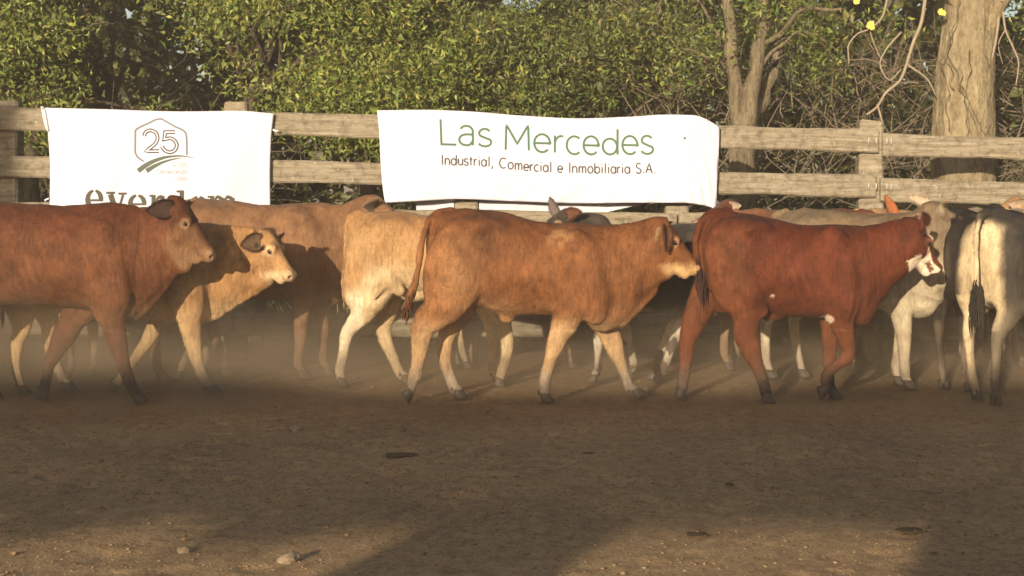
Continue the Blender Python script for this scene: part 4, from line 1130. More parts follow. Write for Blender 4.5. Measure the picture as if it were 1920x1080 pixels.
# hanging grey vines, each its own
def vine(pts, r, label, dd=13.6, side=()):
    P0 = np.array([wpt(px, py, dd + (q[0] if q else 0)) for px, py, *q in pts]); S = np.linspace(0, 1, len(P0)); D = hermite(np.column_stack([S, P0]), 30)
    P = D[1:].T; o = P[-1].copy(); ac = Acc(); ac.tube(P - o, np.linspace(r, r * .6, 30), 6)
    for sp in side:
        Q0 = np.array([wpt(px, py, dd) for px, py in sp]); D2 = hermite(np.column_stack([np.linspace(0, 1, len(Q0)), Q0]), 14); ac.tube(D2[1:].T - o, np.linspace(r * .6, r * .3, 14), 5)
    tag(link("vine", ac.mesh("vine"), M_VINE, None, tuple(o)), label, "vine", "vines hanging beside the thick trunk")
vine([(1738, -30), (1728, 40), (1712, 80), (1700, 120), (1688, 150), (1660, 175), (1645, 200), (1625, 215)], .017, "long grey vine sweeping down to the left of the thick trunk", side=[[(1700, 120), (1740, 150), (1755, 180)], [(1645, 195), (1655, 240), (1640, 285)]])
vine([(1690, 60), (1660, 95), (1650, 120), (1668, 150), (1690, 130)], .009, "thin curled vine left of the long sweeping one")
vine([(1665, -10), (1655, 30), (1630, 55), (1610, 62), (1590, 90), (1592, 120)], .010, "thin vine looping down beside the yellow blossoms", side=[[(1630, 55), (1640, 85), (1652, 110)]])
vine([(1870, -40), (1872, 30), (1868, 70), (1862, 100), (1850, 140), (1840, 180)], .014, "grey vine hanging just right of the thick trunk")
vine([(1880, 20), (1885, 55), (1900, 90), (1910, 120), (1905, 160)], .010, "thin hanging vine nearest the right edge", side=[[(1885, 55), (1872, 85), (1880, 120)]])

# yellow blossoms
def blossom(px, py, s, label):
    ac = Acc(); o = np.array(wpt(px, py, 13.5)); r_ = random.Random(px)
    for k in range(7):
        c = np.array([r_.uniform(-1, 1), r_.uniform(-.6, .6), r_.uniform(-1, 1)]) * s * .6; a = r_.uniform(0, 6.28)
        for j in range(5):
            t = a + j * 1.257; dv = np.array([math.cos(t), -.35, math.sin(t)]); sv = np.array([-math.sin(t), 0, math.cos(t)])
            ac.add([c, c + dv * s * .5 + sv * s * .28, c + dv * s * .8, c + dv * s * .5 - sv * s * .28], np.array([(0, 1, 2, 3)]))
    tag(link("blossom", ac.mesh("blossom"), M_BLOSSOM, None, tuple(o)), label, "flower", "yellow blossoms by the thick trunk")
M_BLOSSOM = make_plain("yellow_petal", (.78, .66, .12), .6, .2, .15, 30)
blossom(1633, 48, .032, "yellow blossom cluster above the vines, left of the thick trunk")
blossom(1766, 23, .030, "yellow blossom cluster against the left side of the thick trunk")
blossom(1606, 3, .022, "small yellow blossom at the top edge between forked tree and thick trunk")

# tangle of dry stems, scrub and the wood beyond: masses nobody could count
ac = Acc(); r_ = random.Random(31)
for k in range(900):
    px = r_.uniform(1180, 2000) if k % 4 else r_.uniform(-100, 1200); d = r_.uniform(14.6, 16.6)
    x, y, z = wpt(px, r_.uniform(120, 420) if k % 4 else r_.uniform(230, 520), d); z = max(.05, z)
    a = r_.uniform(-1, 1); ln = r_.uniform(.4, 1.1); dr = np.array([a, r_.uniform(-.4, .4), r_.uniform(.1, 1.2)]); dr /= np.linalg.norm(dr)
    bend = np.array([r_.uniform(-.6, .6), r_.uniform(-.3, .3), r_.uniform(-.9, .2)])
    t = np.linspace(0, 1, 7)[:, None]; P = np.array((x, y, z)) + dr * ln * t + bend * ln * t * t * .7 + .015 * np.sin(t * 9 + k) * np.array([1, 0, 1])
    P[:, 2] = np.maximum(P[:, 2], .02); ac.tube(P, np.linspace(r_.uniform(.004, .010), .0025, 7), 4, False)
tag(link("dry_twigs", ac.mesh("dry_twigs"), M_TWIG), kind='stuff')

n = 42000
px = LR.uniform(-250, 2200, n); d = LR.uniform(14.7, 17.4, n); x = (px - 960) / F_PX * d
right = sstep(1150, 1400, px)
z = LR.random(n) ** .8 * (1.35 + 1.25 * right + .35 * vnoise(np.stack([x, d, x * 0], 1), .8, 8))
keep = (vnoise(np.stack([x, d, z], 1), .5, 12) + .5 * vnoise(np.stack([x, d, z], 1), .2, 13)) > -.12
tag(leaves("undergrowth", np.stack([x, d, z], 1)[keep], .055, OLIVES + SHADE_TONES[:2], M_LEAF, droop=.0, slim=.26), kind='stuff')
n = 150000
x = LR.uniform(-14, 14, n); y = LR.uniform(18.0, 24, n); z = LR.random(n) ** .9 * 7.2
P = np.stack([x, y, z], 1)
keep = ((vnoise(P, 1.0, 14) + .6 * vnoise(P, .4, 15)) > -.55)
for hx, hy, hw, hh in ((975, 2, 40, 28), (1893, 8, 30, 26), (238, 24, 16, 12)):
    ppx = 960 + x / y * F_PX; ppy = HORIZON - (z - CAM_H) / y * F_PX; keep &= ((ppx - hx) / hw) ** 2 + ((ppy - hy) / hh) ** 2 > 1
tag(leaves("far_wood", P[keep], .21, SHADE_TONES + OLIVES[:2], M_LEAF, slim=.5), kind='stuff')
# grass tufts along the far side of the fence
ac = Acc()
for k in range(3600):
    px = r_.uniform(-120, 2050); d = r_.uniform(14.3, 16.2); x = (px - 960) / F_PX * d; h = r_.uniform(.08, .34) * (1.5 if px < 120 else 1); a = r_.uniform(0, 6.28); l = r_.uniform(.02, .14)
    dx, dy = math.cos(a) * l, math.sin(a) * l; w = .006
    c = np.array(r_.choice([(.16, .15, .05), (.11, .125, .035), (.24, .20, .10)])) * r_.uniform(.6, 1.2)
    ac.add([(x - w, d, 0), (x + w, d, 0), (x + dx * .5 + w * .7, d + dy * .5, h * .65), (x + dx * .5 - w * .7, d + dy * .5, h * .65), (x + dx * 1.3, d + dy * 1.3, h)], np.array([(0, 1, 2, 3)]), np.array([(3, 2, 4)]), col=c)
tag(link("dry_grass", ac.mesh("dry_grass"), M_LEAF), kind='stuff')

# ------------------------------------------------------------------ dusty air
def vol_box(name, lo, hi, density, col, aniso=0.2):
    V = [(x, y, z) for x in (lo[0], hi[0]) for y in (lo[1], hi[1]) for z in (lo[2], hi[2])]
    me = mesh_np(name, V, np.array([(0, 1, 3, 2), (4, 6, 7, 5), (0, 4, 5, 1), (2, 3, 7, 6), (0, 2, 6, 4), (1, 5, 7, 3)]), False)
    m = bpy.data.materials.new(name); m.use_nodes = True; nt = m.node_tree
    nt.nodes.remove(nt.nodes["Principled BSDF"])
    v = n_new(nt, "ShaderNodeVolumePrincipled"); v.inputs["Density"].default_value = density; v.inputs["Color"].default_value = (*col, 1); v.inputs["Anisotropy"].default_value = aniso
    nt.links.new(v.outputs[0], nt.nodes["Material Output"].inputs["Volume"])
    return tag(link(name, me, m), kind='stuff'), nt, v
vol_box("haze", (-420, -220, -1), (420, 420, 7.6), HAZE, (.95, .82, .66))

def dust_layer():
    o, nt, v = vol_box("dust", (-5.2, 9.0, -.05), (5.4, 12.9, 1.25), 0.3, (.94, .72, .46), 0.1)
    tc = coords(nt); sx = n_new(nt, "ShaderNodeSeparateXYZ"); nt.links.new(tc, sx.inputs[0])
    mr = n_new(nt, "ShaderNodeMapRange"); mr.inputs[1].default_value = 0.0; mr.inputs[2].default_value = 1.2; mr.inputs[3].default_value = 1; mr.inputs[4].default_value = 0
    nt.links.new(sx.outputs[2], mr.inputs[0])
    pw = n_new(nt, "ShaderNodeMath", operation='POWER'); pw.inputs[1].default_value = 2.6; nt.links.new(mr.outputs[0], pw.inputs[0])
    nz = noise(nt, tc, 2.0, 3, .55); n2 = n_new(nt, "ShaderNodeMapRange"); n2.inputs[1].default_value = .38; n2.inputs[2].default_value = .66; n2.inputs[3].default_value = .1; n2.inputs[4].default_value = 1.5
    nt.links.new(nz, n2.inputs[0])
    xr = n_new(nt, "ShaderNodeMapRange"); xr.inputs[1].default_value = -4.0; xr.inputs[2].default_value = -.6; xr.inputs[3].default_value = 2.0; xr.inputs[4].default_value = .55
    nt.links.new(sx.outputs[0], xr.inputs[0])
    a = n_new(nt, "ShaderNodeMath", operation='MULTIPLY'); nt.links.new(pw.outputs[0], a.inputs[0]); nt.links.new(n2.outputs[0], a.inputs[1])
    b = n_new(nt, "ShaderNodeMath", operation='MULTIPLY'); nt.links.new(a.outputs[0], b.inputs[0]); nt.links.new(xr.outputs[0], b.inputs[1])
    c = n_new(nt, "ShaderNodeMath", operation='MULTIPLY'); nt.links.new(b.outputs[0], c.inputs[0]); c.inputs[1].default_value = DUST
    nt.links.new(c.outputs[0], v.inputs["Density"])
DUST = 0.7
dust_layer()
# ------------------------------------------------------------------ the herd
class Tr:
    """photo pixels -> the local frame of an animal that walks to the right at depth d"""
    def __init__(s, px0, d): s.px0, s.d = px0, d; s.x0 = (px0 - 960) / F_PX * d
    @property
    def loc(s): return (s.x0, s.d, 0)
    def p(s, px, py, y=0.0):
        x, _, z = wpt(px, py, s.d + y); return (x - s.x0, y, z)
    def torso(s, rows):
        out = []
        for px, top, bot, w in rows:
            a = s.p(px, top); b = s.p(px, bot); out.append((a[0], a[2], b[2], w))
        return out
    def leg(s, rows, y0, y1, **kw):
        """rows: (px, py, radius m) from the body down to the pastern; y goes from y0 to y1"""
        n = len(rows); pts = []
        for i, (px, py, r) in enumerate(rows):
            y = y0 + (y1 - y0) * i / (n - 1); a = s.p(px, py, y)
            pts.append((*a, r))
        z = max(pts[-1][2], 0.052); pts[-1] = (pts[-1][0], pts[-1][1], z if kw.get('up') else 0.058, pts[-1][3])
        return dict(pts=pts, **{k: v for k, v in kw.items() if k != 'up'})
    def line(s, rows):
        return [(*s.p(px, py, y), r) for px, py, y, r in rows]

def coat(base, top=None, leg=None, legz=(0.62, 0.42), belly=None, rump=None, muz=None, foot=None, mott=0.18, face=None, extra=None, tailc=None):
    base = np.array(base)
    def f(c):
        V, z = c['V'], c['z']; n = len(V)
        C = np.tile(base, (n, 1))
        if rump is not None:
            C = lerp(C, rump[0], sstep(rump[1], rump[2], V[:, 0] + 0.12 * c['n1']) * 0.9)
        if top is not None:
            C = lerp(C, top, sstep(0.98, 1.18, z + 0.10 * c['n1'] + 0.04 * c['n2']) * 0.9)
        C = C * (1 + mott * (0.8 * c['n2'] + 0.6 * c['n1'] + 0.7 * c['n3']))[:, None]
        if belly is not None:
            C = lerp(C, belly, sstep(0.68, 0.52, z + 0.05 * c['n1']) * sstep(0.1, -0.5, c['N'][:, 2]) * (~c['head']))
        if leg is not None:
            C = lerp(C, leg, sstep(legz[0], legz[1], z + 0.06 * c['n1'] + 0.03 * c['n2']) * (~c['head']))
        if foot is not None:
            C = lerp(C, foot, sstep(0.26, 0.10, z + 0.05 * c['n2']) * 0.9)
        if tailc is not None:
            C = lerp(C, tailc[0], sstep(tailc[1], tailc[2], V[:, 0]) * (z > 0.35))
        if face is not None:
            C = lerp(C, face, c['hs'] * sstep(0.0, 0.3, c['T']))
        if muz is not None:
            C = lerp(C, muz, c['hs'] * sstep(0.72, 0.92, c['T'] + 0.7 * (c['DEP'] - 0.15) + 0.05 * c['n2']))
        if extra is not None: C = extra(c, C)
        dirt = sstep(0.34, 0.08, z) * (0.45 + 0.35 * c['n2'])
        C = lerp(C, (0.13, 0.10, 0.075), np.clip(dirt, 0, 0.75))
        return np.clip(C, 0.004, 0.9)
    return f

R_ = math.radians

# --- the brown heifer in the middle
def middle_marks(c, C):
    V, z, n1, n2, n3 = c['V'], c['z'], c['n1'], c['n2'], c['n3']
    q = np.exp(-((V[:, 0] + .28) / .16) ** 2 - ((z - 1.02) / .13) ** 2)                      # darker hair over the hip and loin
    C = lerp(C, (.105, .045, .018), np.clip(q * (.75 + .9 * n2 + .5 * n3), 0, .8))
    q = np.exp(-((V[:, 0] + .50) / .11) ** 2 - ((z - .78) / .16) ** 2)                      # paler thigh
    C = lerp(C, (.34, .19, .085), np.clip(q * (.6 + .4 * n2), 0, .8))
    q = np.exp(-((V[:, 0] - .12) / .07) ** 2 - ((z - 1.03) / .05) ** 2)
    C = lerp(C, (.36, .20, .09), np.clip(q * (.6 + .8 * n3), 0, .6))
    C = lerp(C, (.115, .045, .018), sstep(.78, 1.0, V[:, 0]) * c['hs'] * sstep(.06, .0, c['DEP']) * .6)
    q = np.exp(-((V[:, 0] + .30) / .13) ** 2 - ((z - .575) / .075) ** 2)                    # pale skin of the flank
    C = lerp(C, (.40, .22, .10), np.clip(q * (.8 + .5 * n2), 0, .8))
    rb = np.sin(V[:, 0] * 58 + 4 * (z - .8)) * np.exp(-((V[:, 0] - .02) / .2) ** 2) * np.exp(-((z - .78) / .2) ** 2)
    return C * (1 + .05 * rb)[:, None]
def cow_middle():
    t = Tr(1010, 9.95)
    torso = t.torso([(799, 440, 545, .05), (806, 424, 562, .10), (820, 406, 574, .145), (840, 396, 580, .175), (870, 391, 578, .20), (905, 392, 577, .21),
                     (925, 396, 584, .212), (950, 401, 592, .218), (1000, 412, 590, .232), (1050, 419, 591, .235), (1090, 421, 598, .22), (1128, 421, 613, .19),
                     (1155, 420, 612, .155), (1180, 418, 592, .125), (1205, 414, 562, .105), (1230, 409, 538, .09), (1250, 408, 520, .075)])
    return dict(loc=t.loc, res=0.0105, torso=torso, hair=90000, rib=.05, label="brown heifer in mid stride, whole side in view, nose at the dark red calf's tail",
        masses=[(t.p(852, 505, -.13), (.185, .10, .31), .035, R_(12)), (t.p(852, 505, .13), (.185, .10, .31), .035, R_(12)),
                (t.p(1098, 520, -.145), (.13, .08, .30), .035, R_(-14)), (t.p(1098, 520, .145), (.13, .08, .30), .035, R_(-14)),
                (t.p(908, 424, -.15), (.10, .07, .05), .08), (t.p(908, 424, .15), (.10, .07, .05), .08),
                (t.p(1128, 590, 0), (.10, .12, .11), .05), (t.p(835, 418, 0), (.07, .08, .05), .05),
                (t.p(950, 595, 0), (.045, .03, .038), .05), (t.p(1215, 520, 0), (.07, .035, .12), .05, R_(30)), (t.p(1246, 497, 0), (.085, .075, .095), .04, R_(20))],
        cones=[(t.p(1165, 592, 0), t.p(1222, 545, 0), .055, .035, .5, .05)],
        cuts=[(t.p(932, 432, -.265), t.p(940, 462, -.275), .045, .035, 1, .07, True), (t.p(908, 465, -.262), t.p(900, 530, -.262), .014, .010, 1, .06, True),
              (t.p(1056, 450, -.285), t.p(1062, 585, -.285), .034, .034, 1, .07, True), (t.p(1140, 440, -.215), t.p(1150, 540, -.215), .02, .02, 1, .06, True),
              (t.p(1118, 565, -.235), t.p(1098, 622, -.21), .010, .016, 1, .03, True), (t.p(872, 585, -.20), t.p(918, 552, -.235), .012, .007, 1, .025, True)],
        legs=[t.leg([(862, 535, .13), (832, 575, .105), (800, 604, .082), (790, 626, .062), (788, 647, .052), (785, 669, .043), (782, 691, .038), (779, 704, .042), (773, 719, .033), (769, 732, .034)], -.13, -.10, toe=R_(55), up=1, thin=1),
              t.leg([(872, 550, .12), (852, 596, .082), (838, 630, .056), (834, 650, .050), (836, 680, .038), (843, 704, .036), (849, 720, .038), (853, 732, .032), (857, 742, .034)], .13, .09, thin=1),
              t.leg([(1088, 550, .125), (1070, 582, .098), (1060, 607, .085), (1048, 629, .066), (1040, 651, .054), (1033, 673, .038), (1026, 696, .032), (1022, 717, .037), (1022, 730, .032), (1020, 742, .034)], -.135, -.11, thin=1),
              t.leg([(1115, 580, .10), (1137, 616, .070), (1148, 640, .063), (1156, 662, .050), (1165, 684, .036), (1173, 706, .029), (1178, 721, .033), (1183, 731, .029), (1189, 741, .033)], .12, .10, toe=R_(-22), thin=1)],
        head=dict(poll=t.p(1246, 410), dir=(.62, -.05, -.785), len=.385, up=(.8, 0, .6)),
        ears=[dict(root=(.09, .10, -.19), dir=(.0, -.62, -.72), face=(.62, -.62, .25), len=.185, wid=.085, cup=.45, droop=.02, inn=(.10,.045,.025), out=(.12,.05,.025)), dict(root=(.05, .17, -.20), dir=(-.25, -.2, -.9), face=(-.2, -.95, 0), len=.085, wid=.034, cup=-.3, droop=0, inn=(.40,.26,.13), out=(.40,.26,.13)),
              dict(root=(.10, .08, .19), dir=(.1, .95, .05), face=(.8, .3, -.2), len=.16, wid=.10, cup=.5, droop=.1)],
        earcol=(.16, .065, .03),
        tail=t.line([(846, 398, 0, .030), (822, 400, -.02, .026), (802, 416, -.05, .024), (792, 450, -.09, .022), (786, 490, -.11, .020), (779, 530, -.12, .018), (770, 552, -.13, .016), (764, 568, -.13, .013)]),
        switch=dict(len=.12, n=55, col=(.13, .055, .025), spread=.016),
        folds=((t.p(1130, 0)[0]), t.p(1240, 0)[0], .006),
        rim=(.50, .30, .16),
        coat=coat((.180, .072, .025), top=(.120, .042, .014), leg=(.46, .30, .155), legz=(.56, .36), rump=((.235, .105, .038), -.25, -.55), belly=(.29, .14, .06), muz=(.50, .33, .15), foot=(.32, .26, .20), mott=.30, extra=middle_marks))

# --- the dark brown cow cut by the left edge
def cow_left():
    t = Tr(150, 9.9)
    torso = t.torso([(-118, 430, 560, .06), (-105, 400, 572, .13), (-75, 384, 580, .19), (-30, 379, 578, .21), (20, 379, 574, .225), (60, 382, 572, .235),
                     (105, 387, 574, .24), (150, 389, 578, .235), (190, 389, 588, .22), (225, 388, 598, .195), (250, 388, 594, .16), (270, 388, 577, .13),
                     (290, 388, 556, .11), (312, 387, 538, .095), (335, 386, 520, .08), (350, 388, 505, .06)])
    return dict(loc=t.loc, res=0.0105, torso=torso, hair=80000, rib=-.15, label="dark brown cow cut off by the left edge, head raised before the 25 banner",
        masses=[(t.p(-60, 500, -.13), (.19, .10, .30)), (t.p(-60, 500, .13), (.19, .10, .30)),
                (t.p(200, 505, -.145), (.14, .08, .30), .035, R_(-12)), (t.p(200, 505, .145), (.14, .08, .30), .035, R_(-12)),
                (t.p(228, 580, 0), (.10, .12, .10)), (t.p(341, 492, 0), (.075, .055, .078), .02, R_(35)),
                (t.p(268, 545, 0), (.05, .045, .12), .04), (t.p(190, 396, 0), (.2, .07, .045), .05)],
        cones=[(t.p(250, 590, 0), t.p(312, 530, 0), .045, .03, .5, .05)],
        cuts=[(t.p(152, 440, -.29), t.p(158, 560, -.285), .032, .034, 1, .07, True), (t.p(244, 420, -.21), t.p(246, 520, -.215), .02, .02, 1, .06, True), (t.p(262, 520, -.175), t.p(253, 585, -.17), .010, .014, 1, .03, True), (t.p(180, 560, -.245), t.p(163, 590, -.22), .010, .012, 1, .03, True),
              (t.p(362, 455, -.09), t.p(356, 490, -.075), .006, .009, 1, .015, True), (t.p(292, 420, -.125), t.p(284, 520, -.12), .006, .007, 1, .02, True)],
        legs=[t.leg([(-60, 560, .13), (-80, 610, .075), (-98, 640, .052), (-100, 690, .038), (-104, 722, .040), (-102, 735, .034), (-98, 745, .036)], -.13, -.10),
              t.leg([(-50, 560, .12), (-30, 610, .075), (-35, 640, .052), (-25, 690, .038), (-18, 722, .040), (-15, 735, .034), (-12, 745, .036)], .13, .10),
              t.leg([(203, 550, .13), (205, 584, .092), (212, 607, .078), (217, 629, .068), (223, 651, .057), (229, 673, .042), (236, 697, .036), (243, 718, .039), (250, 732, .033), (257, 745, .035)], -.13, -.11, toe=R_(-10), thin=1),
              t.leg([(160, 570, .12), (136, 602, .080), (121, 629, .076), (109, 651, .058), (98, 673, .045), (91, 695, .031), (86, 717, .034), (83, 732, .030), (81, 745, .033)], .13, .10, toe=R_(28), thin=1)],
        head=dict(poll=t.p(341, 369), dir=(.535, -.06, -.84), len=.42, up=(.84, 0, .5), wide=1.0),
        ears=[dict(root=(.10, .17, -.19), dir=(-.90, -.36, -.05), face=(-.30, -.95, -.05), len=.15, wid=.125, cup=.22, droop=.03, inn=(.055, .03, .021)),  # shade of the inner hair put into the near ear's dark colour
              dict(root=(.10, .08, .19), dir=(-.1, .95, .02), face=(.8, .3, -.2), len=.18, wid=.11, cup=.5, droop=.12)],
        earcol=(.06, .028, .018), nose=(.34, .21, .15),
        tail=t.line([(-95, 395, 0, .03), (-118, 410, 0, .026), (-126, 470, -.05, .022), (-130, 560, -.05, .016)]), switch=dict(len=.25, n=60, col=(.05, .03, .02)),
        folds=(t.p(240, 0)[0], t.p(335, 0)[0], .011),
        rim=(.40, .24, .14),
        coat=coat((.128, .049, .020), top=(.102, .034, .014), leg=(.105, .046, .025), legz=(.5, .3), belly=(.18, .09, .045), muz=(.30, .20, .11), foot=(.045, .03, .02), mott=.25,
                  extra=lambda c, C: lerp(lerp(C, (.22, .115, .055), c['hs'] * sstep(.30, .5, c['T']) * sstep(-.02, .12, c['DEP']) * 0.8), (.05, .03, .02), c['hs'] * sstep(.05, -.02, c['DEP']) * sstep(.25, .0, np.abs(c['T'] - .35)) * 0.7)))

# --- the dark red cow with the white face
def cow_right():
    t = Tr(1500, 9.95)
    torso = t.torso([(1311, 442, 490, .05), (1320, 420, 530, .11), (1338, 404, 552, .15), (1362, 395, 565, .18), (1395, 400, 578, .205), (1430, 408, 588, .215),
                     (1470, 415, 593, .22), (1510, 421, 595, .23), (1550, 423, 598, .235), (1585, 424, 606, .215), (1612, 423, 602, .18), (1636, 421, 580, .14),
                     (1658, 417, 556, .115), (1680, 413, 535, .10), (1702, 411, 515, .085), (1718, 412, 500, .07)])
    def face(c, C):
        T, D, n2 = c['T'], c['DEP'], c['n2']
        w = c['head'] & (T + 0.05 * n2 > 0.10) & (T < 0.40) & (D < 0.075 + 0.02 * n2)                      # forehead blaze
        w2 = c['head'] & (T + 0.04 * n2 > 0.62) & (D > 0.115 + 0.05 * n2) & (T < 1.0)                       # white muzzle side
        w3 = c['head'] & (T > 0.47) & (T <= 0.66) & (np.abs(D - (0.18 + (T - .5) * .3)) < 0.03 + (T - .47) * .35)
        w4 = c['head'] & (T > 0.5) & (D > 0.36) & (T < .75)
        C = lerp(C, (.78, .66, .50), np.clip((w | w2 | w3 | w4) * (.9 + .25 * n2), 0, 1))
        br = c['head'] & (T > .72) & (T < .93) & (D > .20) & (D < .30) & (n2 > -.35)
        C = lerp(C, (.16, .06, .035), br.astype(float))
        C = lerp(C, (.16, .062, .035), c['head'] * (D < 0.07) * (T > 0.42))
        V = c['V']
        for px, py, r in ((1441, 551, .013), (1446, 606, .034), (1541, 594, .034), (1610, 590, .010)):
            q = np.array(t.p(px, py)); m = np.hypot(V[:, 0] - q[0], (V[:, 2] - q[2]) * 1.3)
            C = lerp(C, (.62, .50, .36), sstep(r, r * .6, m + 0.022 * n2 + .016 * c['n3']) * (V[:, 1] < 0.05))
        return C
    return dict(loc=t.loc, res=0.0105, torso=torso, hair=85000, rib=0.0, label="dark red calf with white blaze and muzzle, walking up to the grey rumps",
        masses=[(t.p(1378, 500, -.13), (.18, .10, .30), .035, R_(-8)), (t.p(1362, 500, .13), (.18, .10, .29), .035, R_(8)),
                (t.p(1570, 515, -.145), (.135, .08, .30), .035, R_(-8)), (t.p(1570, 515, .145), (.135, .08, .30), .035, R_(-8)),
                (t.p(1408, 428, -.15), (.10, .07, .05), .08), (t.p(1408, 428, .15), (.10, .07, .05), .08),
                (t.p(1612, 580, 0), (.09, .11, .11), .05), (t.p(1352, 412, 0), (.07, .08, .05), .05), (t.p(1447, 594, 0), (.065, .04, .026), .04)],
        cones=[(t.p(1612, 585, 0), t.p(1672, 524, 0), .03, .015, .5, .05), (t.p(1410, 550, -.2), t.p(1432, 584, -.15), .05, .025, .6, .05)],
        cuts=[(t.p(1435, 440, -.265), t.p(1442, 470, -.27), .04, .035, 1, .07, True), (t.p(1428, 480, -.258), t.p(1434, 550, -.258), .022, .02, 1, .06, True),
              (t.p(1528, 450, -.285), t.p(1536, 585, -.285), .032, .034, 1, .07, True), (t.p(1616, 440, -.21), t.p(1622, 540, -.21), .02, .02, 1, .06, True), (t.p(1432, 550, -.235), t.p(1422, 600, -.2), .008, .014, 1, .025, True), (t.p(1610, 560, -.205), t.p(1600, 605, -.19), .008, .014, 1, .03, True)],
        legs=[t.leg([(1388, 535, .14), (1400, 580, .092), (1399, 605, .080), (1398, 625, .077), (1405, 645, .067), (1412, 666, .055), (1420, 686, .042), (1428, 706, .036), (1433, 722, .038), (1437, 738, .035)], -.13, -.10, toe=R_(10), thin=1),
              t.leg([(1346, 525, .13), (1329, 550, .11), (1311, 584, .086), (1298, 612, .070), (1291, 634, .055), (1288, 652, .046), (1286, 680, .039), (1282, 706, .038), (1279, 722, .038), (1277, 738, .035)], .13, .09, toe=R_(30), thin=1),
              t.leg([(1572, 555, .125), (1578, 600, .084), (1585, 630, .058), (1591, 655, .045), (1588, 670, .040), (1574, 682, .030), (1558, 694, .032), (1550, 706, .034), (1548, 718, .031), (1549, 727, .032)], -.13, -.11, toe=R_(75), up=1, thin=1),
              t.leg([(1565, 570, .11), (1560, 615, .080), (1556, 650, .056), (1555, 670, .050), (1555, 700, .038), (1556, 722, .040), (1558, 734, .033), (1561, 742, .035)], .12, .10)],
        head=dict(poll=t.p(1722, 412), dir=(.44, .16, -.86), len=.345, up=(.87, .28, .45)),
        ears=[dict(root=(.10, .17, -.19), dir=(-.05, -.62, .62), face=(.6, -.6, .1), len=.155, wid=.105, cup=.55, droop=.05, inn=(.11, .045, .03)),
              dict(root=(.08, .06, .17), dir=(.25, .85, .35), face=(.8, .1, 0), len=.15, wid=.10, cup=.5, droop=.05)],
        earcol=(.12, .035, .022), nose=(.30, .17, .13),
        tail=t.line([(1362, 398, 0, .032), (1334, 401, -.02, .028), (1314, 418, -.04, .026), (1304, 448, -.05, .024), (1306, 480, -.05, .022), (1312, 505, -.045, .018)]),
        switch=dict(len=.22, n=70, col=(.05, .022, .016), spread=.018),
        folds=(t.p(1600, 0)[0], t.p(1690, 0)[0], .006),
        rim=(.28, .12, .06),
        coat=coat((.106, .027, .010), top=(.072, .017, .006), leg=(.135, .041, .015), legz=(.62, .40), rump=((.14, .046, .017), -.28, -.5), muz=None, foot=(.04, .022, .016), mott=.25, extra=face))

# --- the tan calf looking out behind the dark brown cow
def cow_tan():
    t = Tr(200, 10.36)
    torso = t.torso([(2, 440, 540, .05), (10, 415, 560, .12), (40, 398, 578, .18), (80, 396, 585, .20), (130, 405, 592, .21), (180, 410, 598, .23), (230, 412, 598, .235),
                     (280, 412, 600, .22), (320, 414, 606, .185), (352, 416, 606, .15), (378, 418, 600, .12), (405, 420, 594, .10), (430, 422, 575, .09), (455, 424, 555, .08), (478, 428, 535, .07)])
    return dict(loc=t.loc, res=0.0105, torso=torso, hair=60000, rib=-.1, label="tan calf with pale muzzle, its head and chest showing past the dark brown cow",
        masses=[(t.p(50, 500, -.13), (.19, .10, .28)), (t.p(50, 500, .13), (.19, .10, .28)), (t.p(345, 525, -.135), (.12, .08, .26), .05, R_(-15)), (t.p(345, 525, .135), (.12, .08, .26), .05, R_(-15)),
                (t.p(365, 585, 0), (.08, .10, .09)), (t.p(490, 522, 0), (.085, .05, .075), .025), (t.p(500, 500, -.02), (.07, .06, .09), .04)],
        cones=[(t.p(395, 590, 0), t.p(478, 545, 0), .035, .03, .45, .05)],
        cuts=[(t.p(402, 525, -.15), t.p(386, 598, -.145), .010, .016, 1, .03, True), (t.p(497, 510, -.09), t.p(508, 540, -.075), .006, .008, 1, .015, True)],
        legs=[t.leg([(40, 560, .12), (42, 610, .075), (33, 640, .054), (30, 680, .038), (34, 706, .038), (38, 718, .033), (41, 726, .034)], -.12, -.10),
              t.leg([(70, 560, .11), (92, 605, .07), (92, 640, .052), (104, 680, .036), (116, 706, .038), (122, 718, .033), (126, 726, .034)], .12, .09),
              t.leg([(345, 555, .115), (352, 590, .080), (358, 620, .066), (363, 648, .052), (367, 668, .042), (375, 692, .034), (383, 712, .036), (389, 723, .031), (394, 731, .033)], -.125, -.10, toe=R_(-15), thin=1),
              t.leg([(318, 570, .10), (293, 610, .072), (276, 640, .054), (268, 652, .048), (246, 683, .036), (230, 704, .036), (221, 716, .032), (215, 724, .033)], .12, .10, toe=R_(45), up=1)],
        head=dict(poll=t.p(506, 432), dir=(.50, -.22, -.80), len=.345, up=(.83, -.25, .5)),
        ears=[dict(root=(.14, .17, -.19), dir=(-.80, -.35, -.12), face=(-.25, -.95, .05), len=.135, wid=.125, cup=.3, droop=.03, inn=(.13, .075, .042)),
              dict(root=(.10, .08, .19), dir=(.1, .95, .0), face=(.8, .1, -.2), len=.15, wid=.10, cup=.5, droop=.1)],
        earcol=(.30, .17, .085), nose=(.5, .33, .22),
        tail=t.line([(10, 410, 0, .03), (-4, 420, 0, .026), (-6, 480, 0, .022), (-4, 560, 0, .016)]), switch=dict(len=.2, n=40, col=(.2, .12, .06)),
        folds=(t.p(370, 0)[0], t.p(480, 0)[0], .008),
        rim=(.62, .45, .27), tags=[dict(at=t.p(481, 455, -.175), size=(.022, .034), mat=make_plain("tag_dark", (.035, .028, .02), .9, .1))],
        coat=coat((.34, .185, .075), leg=(.50, .35, .18), legz=(.58, .36), belly=(.45, .30, .15), muz=(.62, .46, .26), foot=(.38, .30, .22), face=(.40, .23, .10), mott=.25))

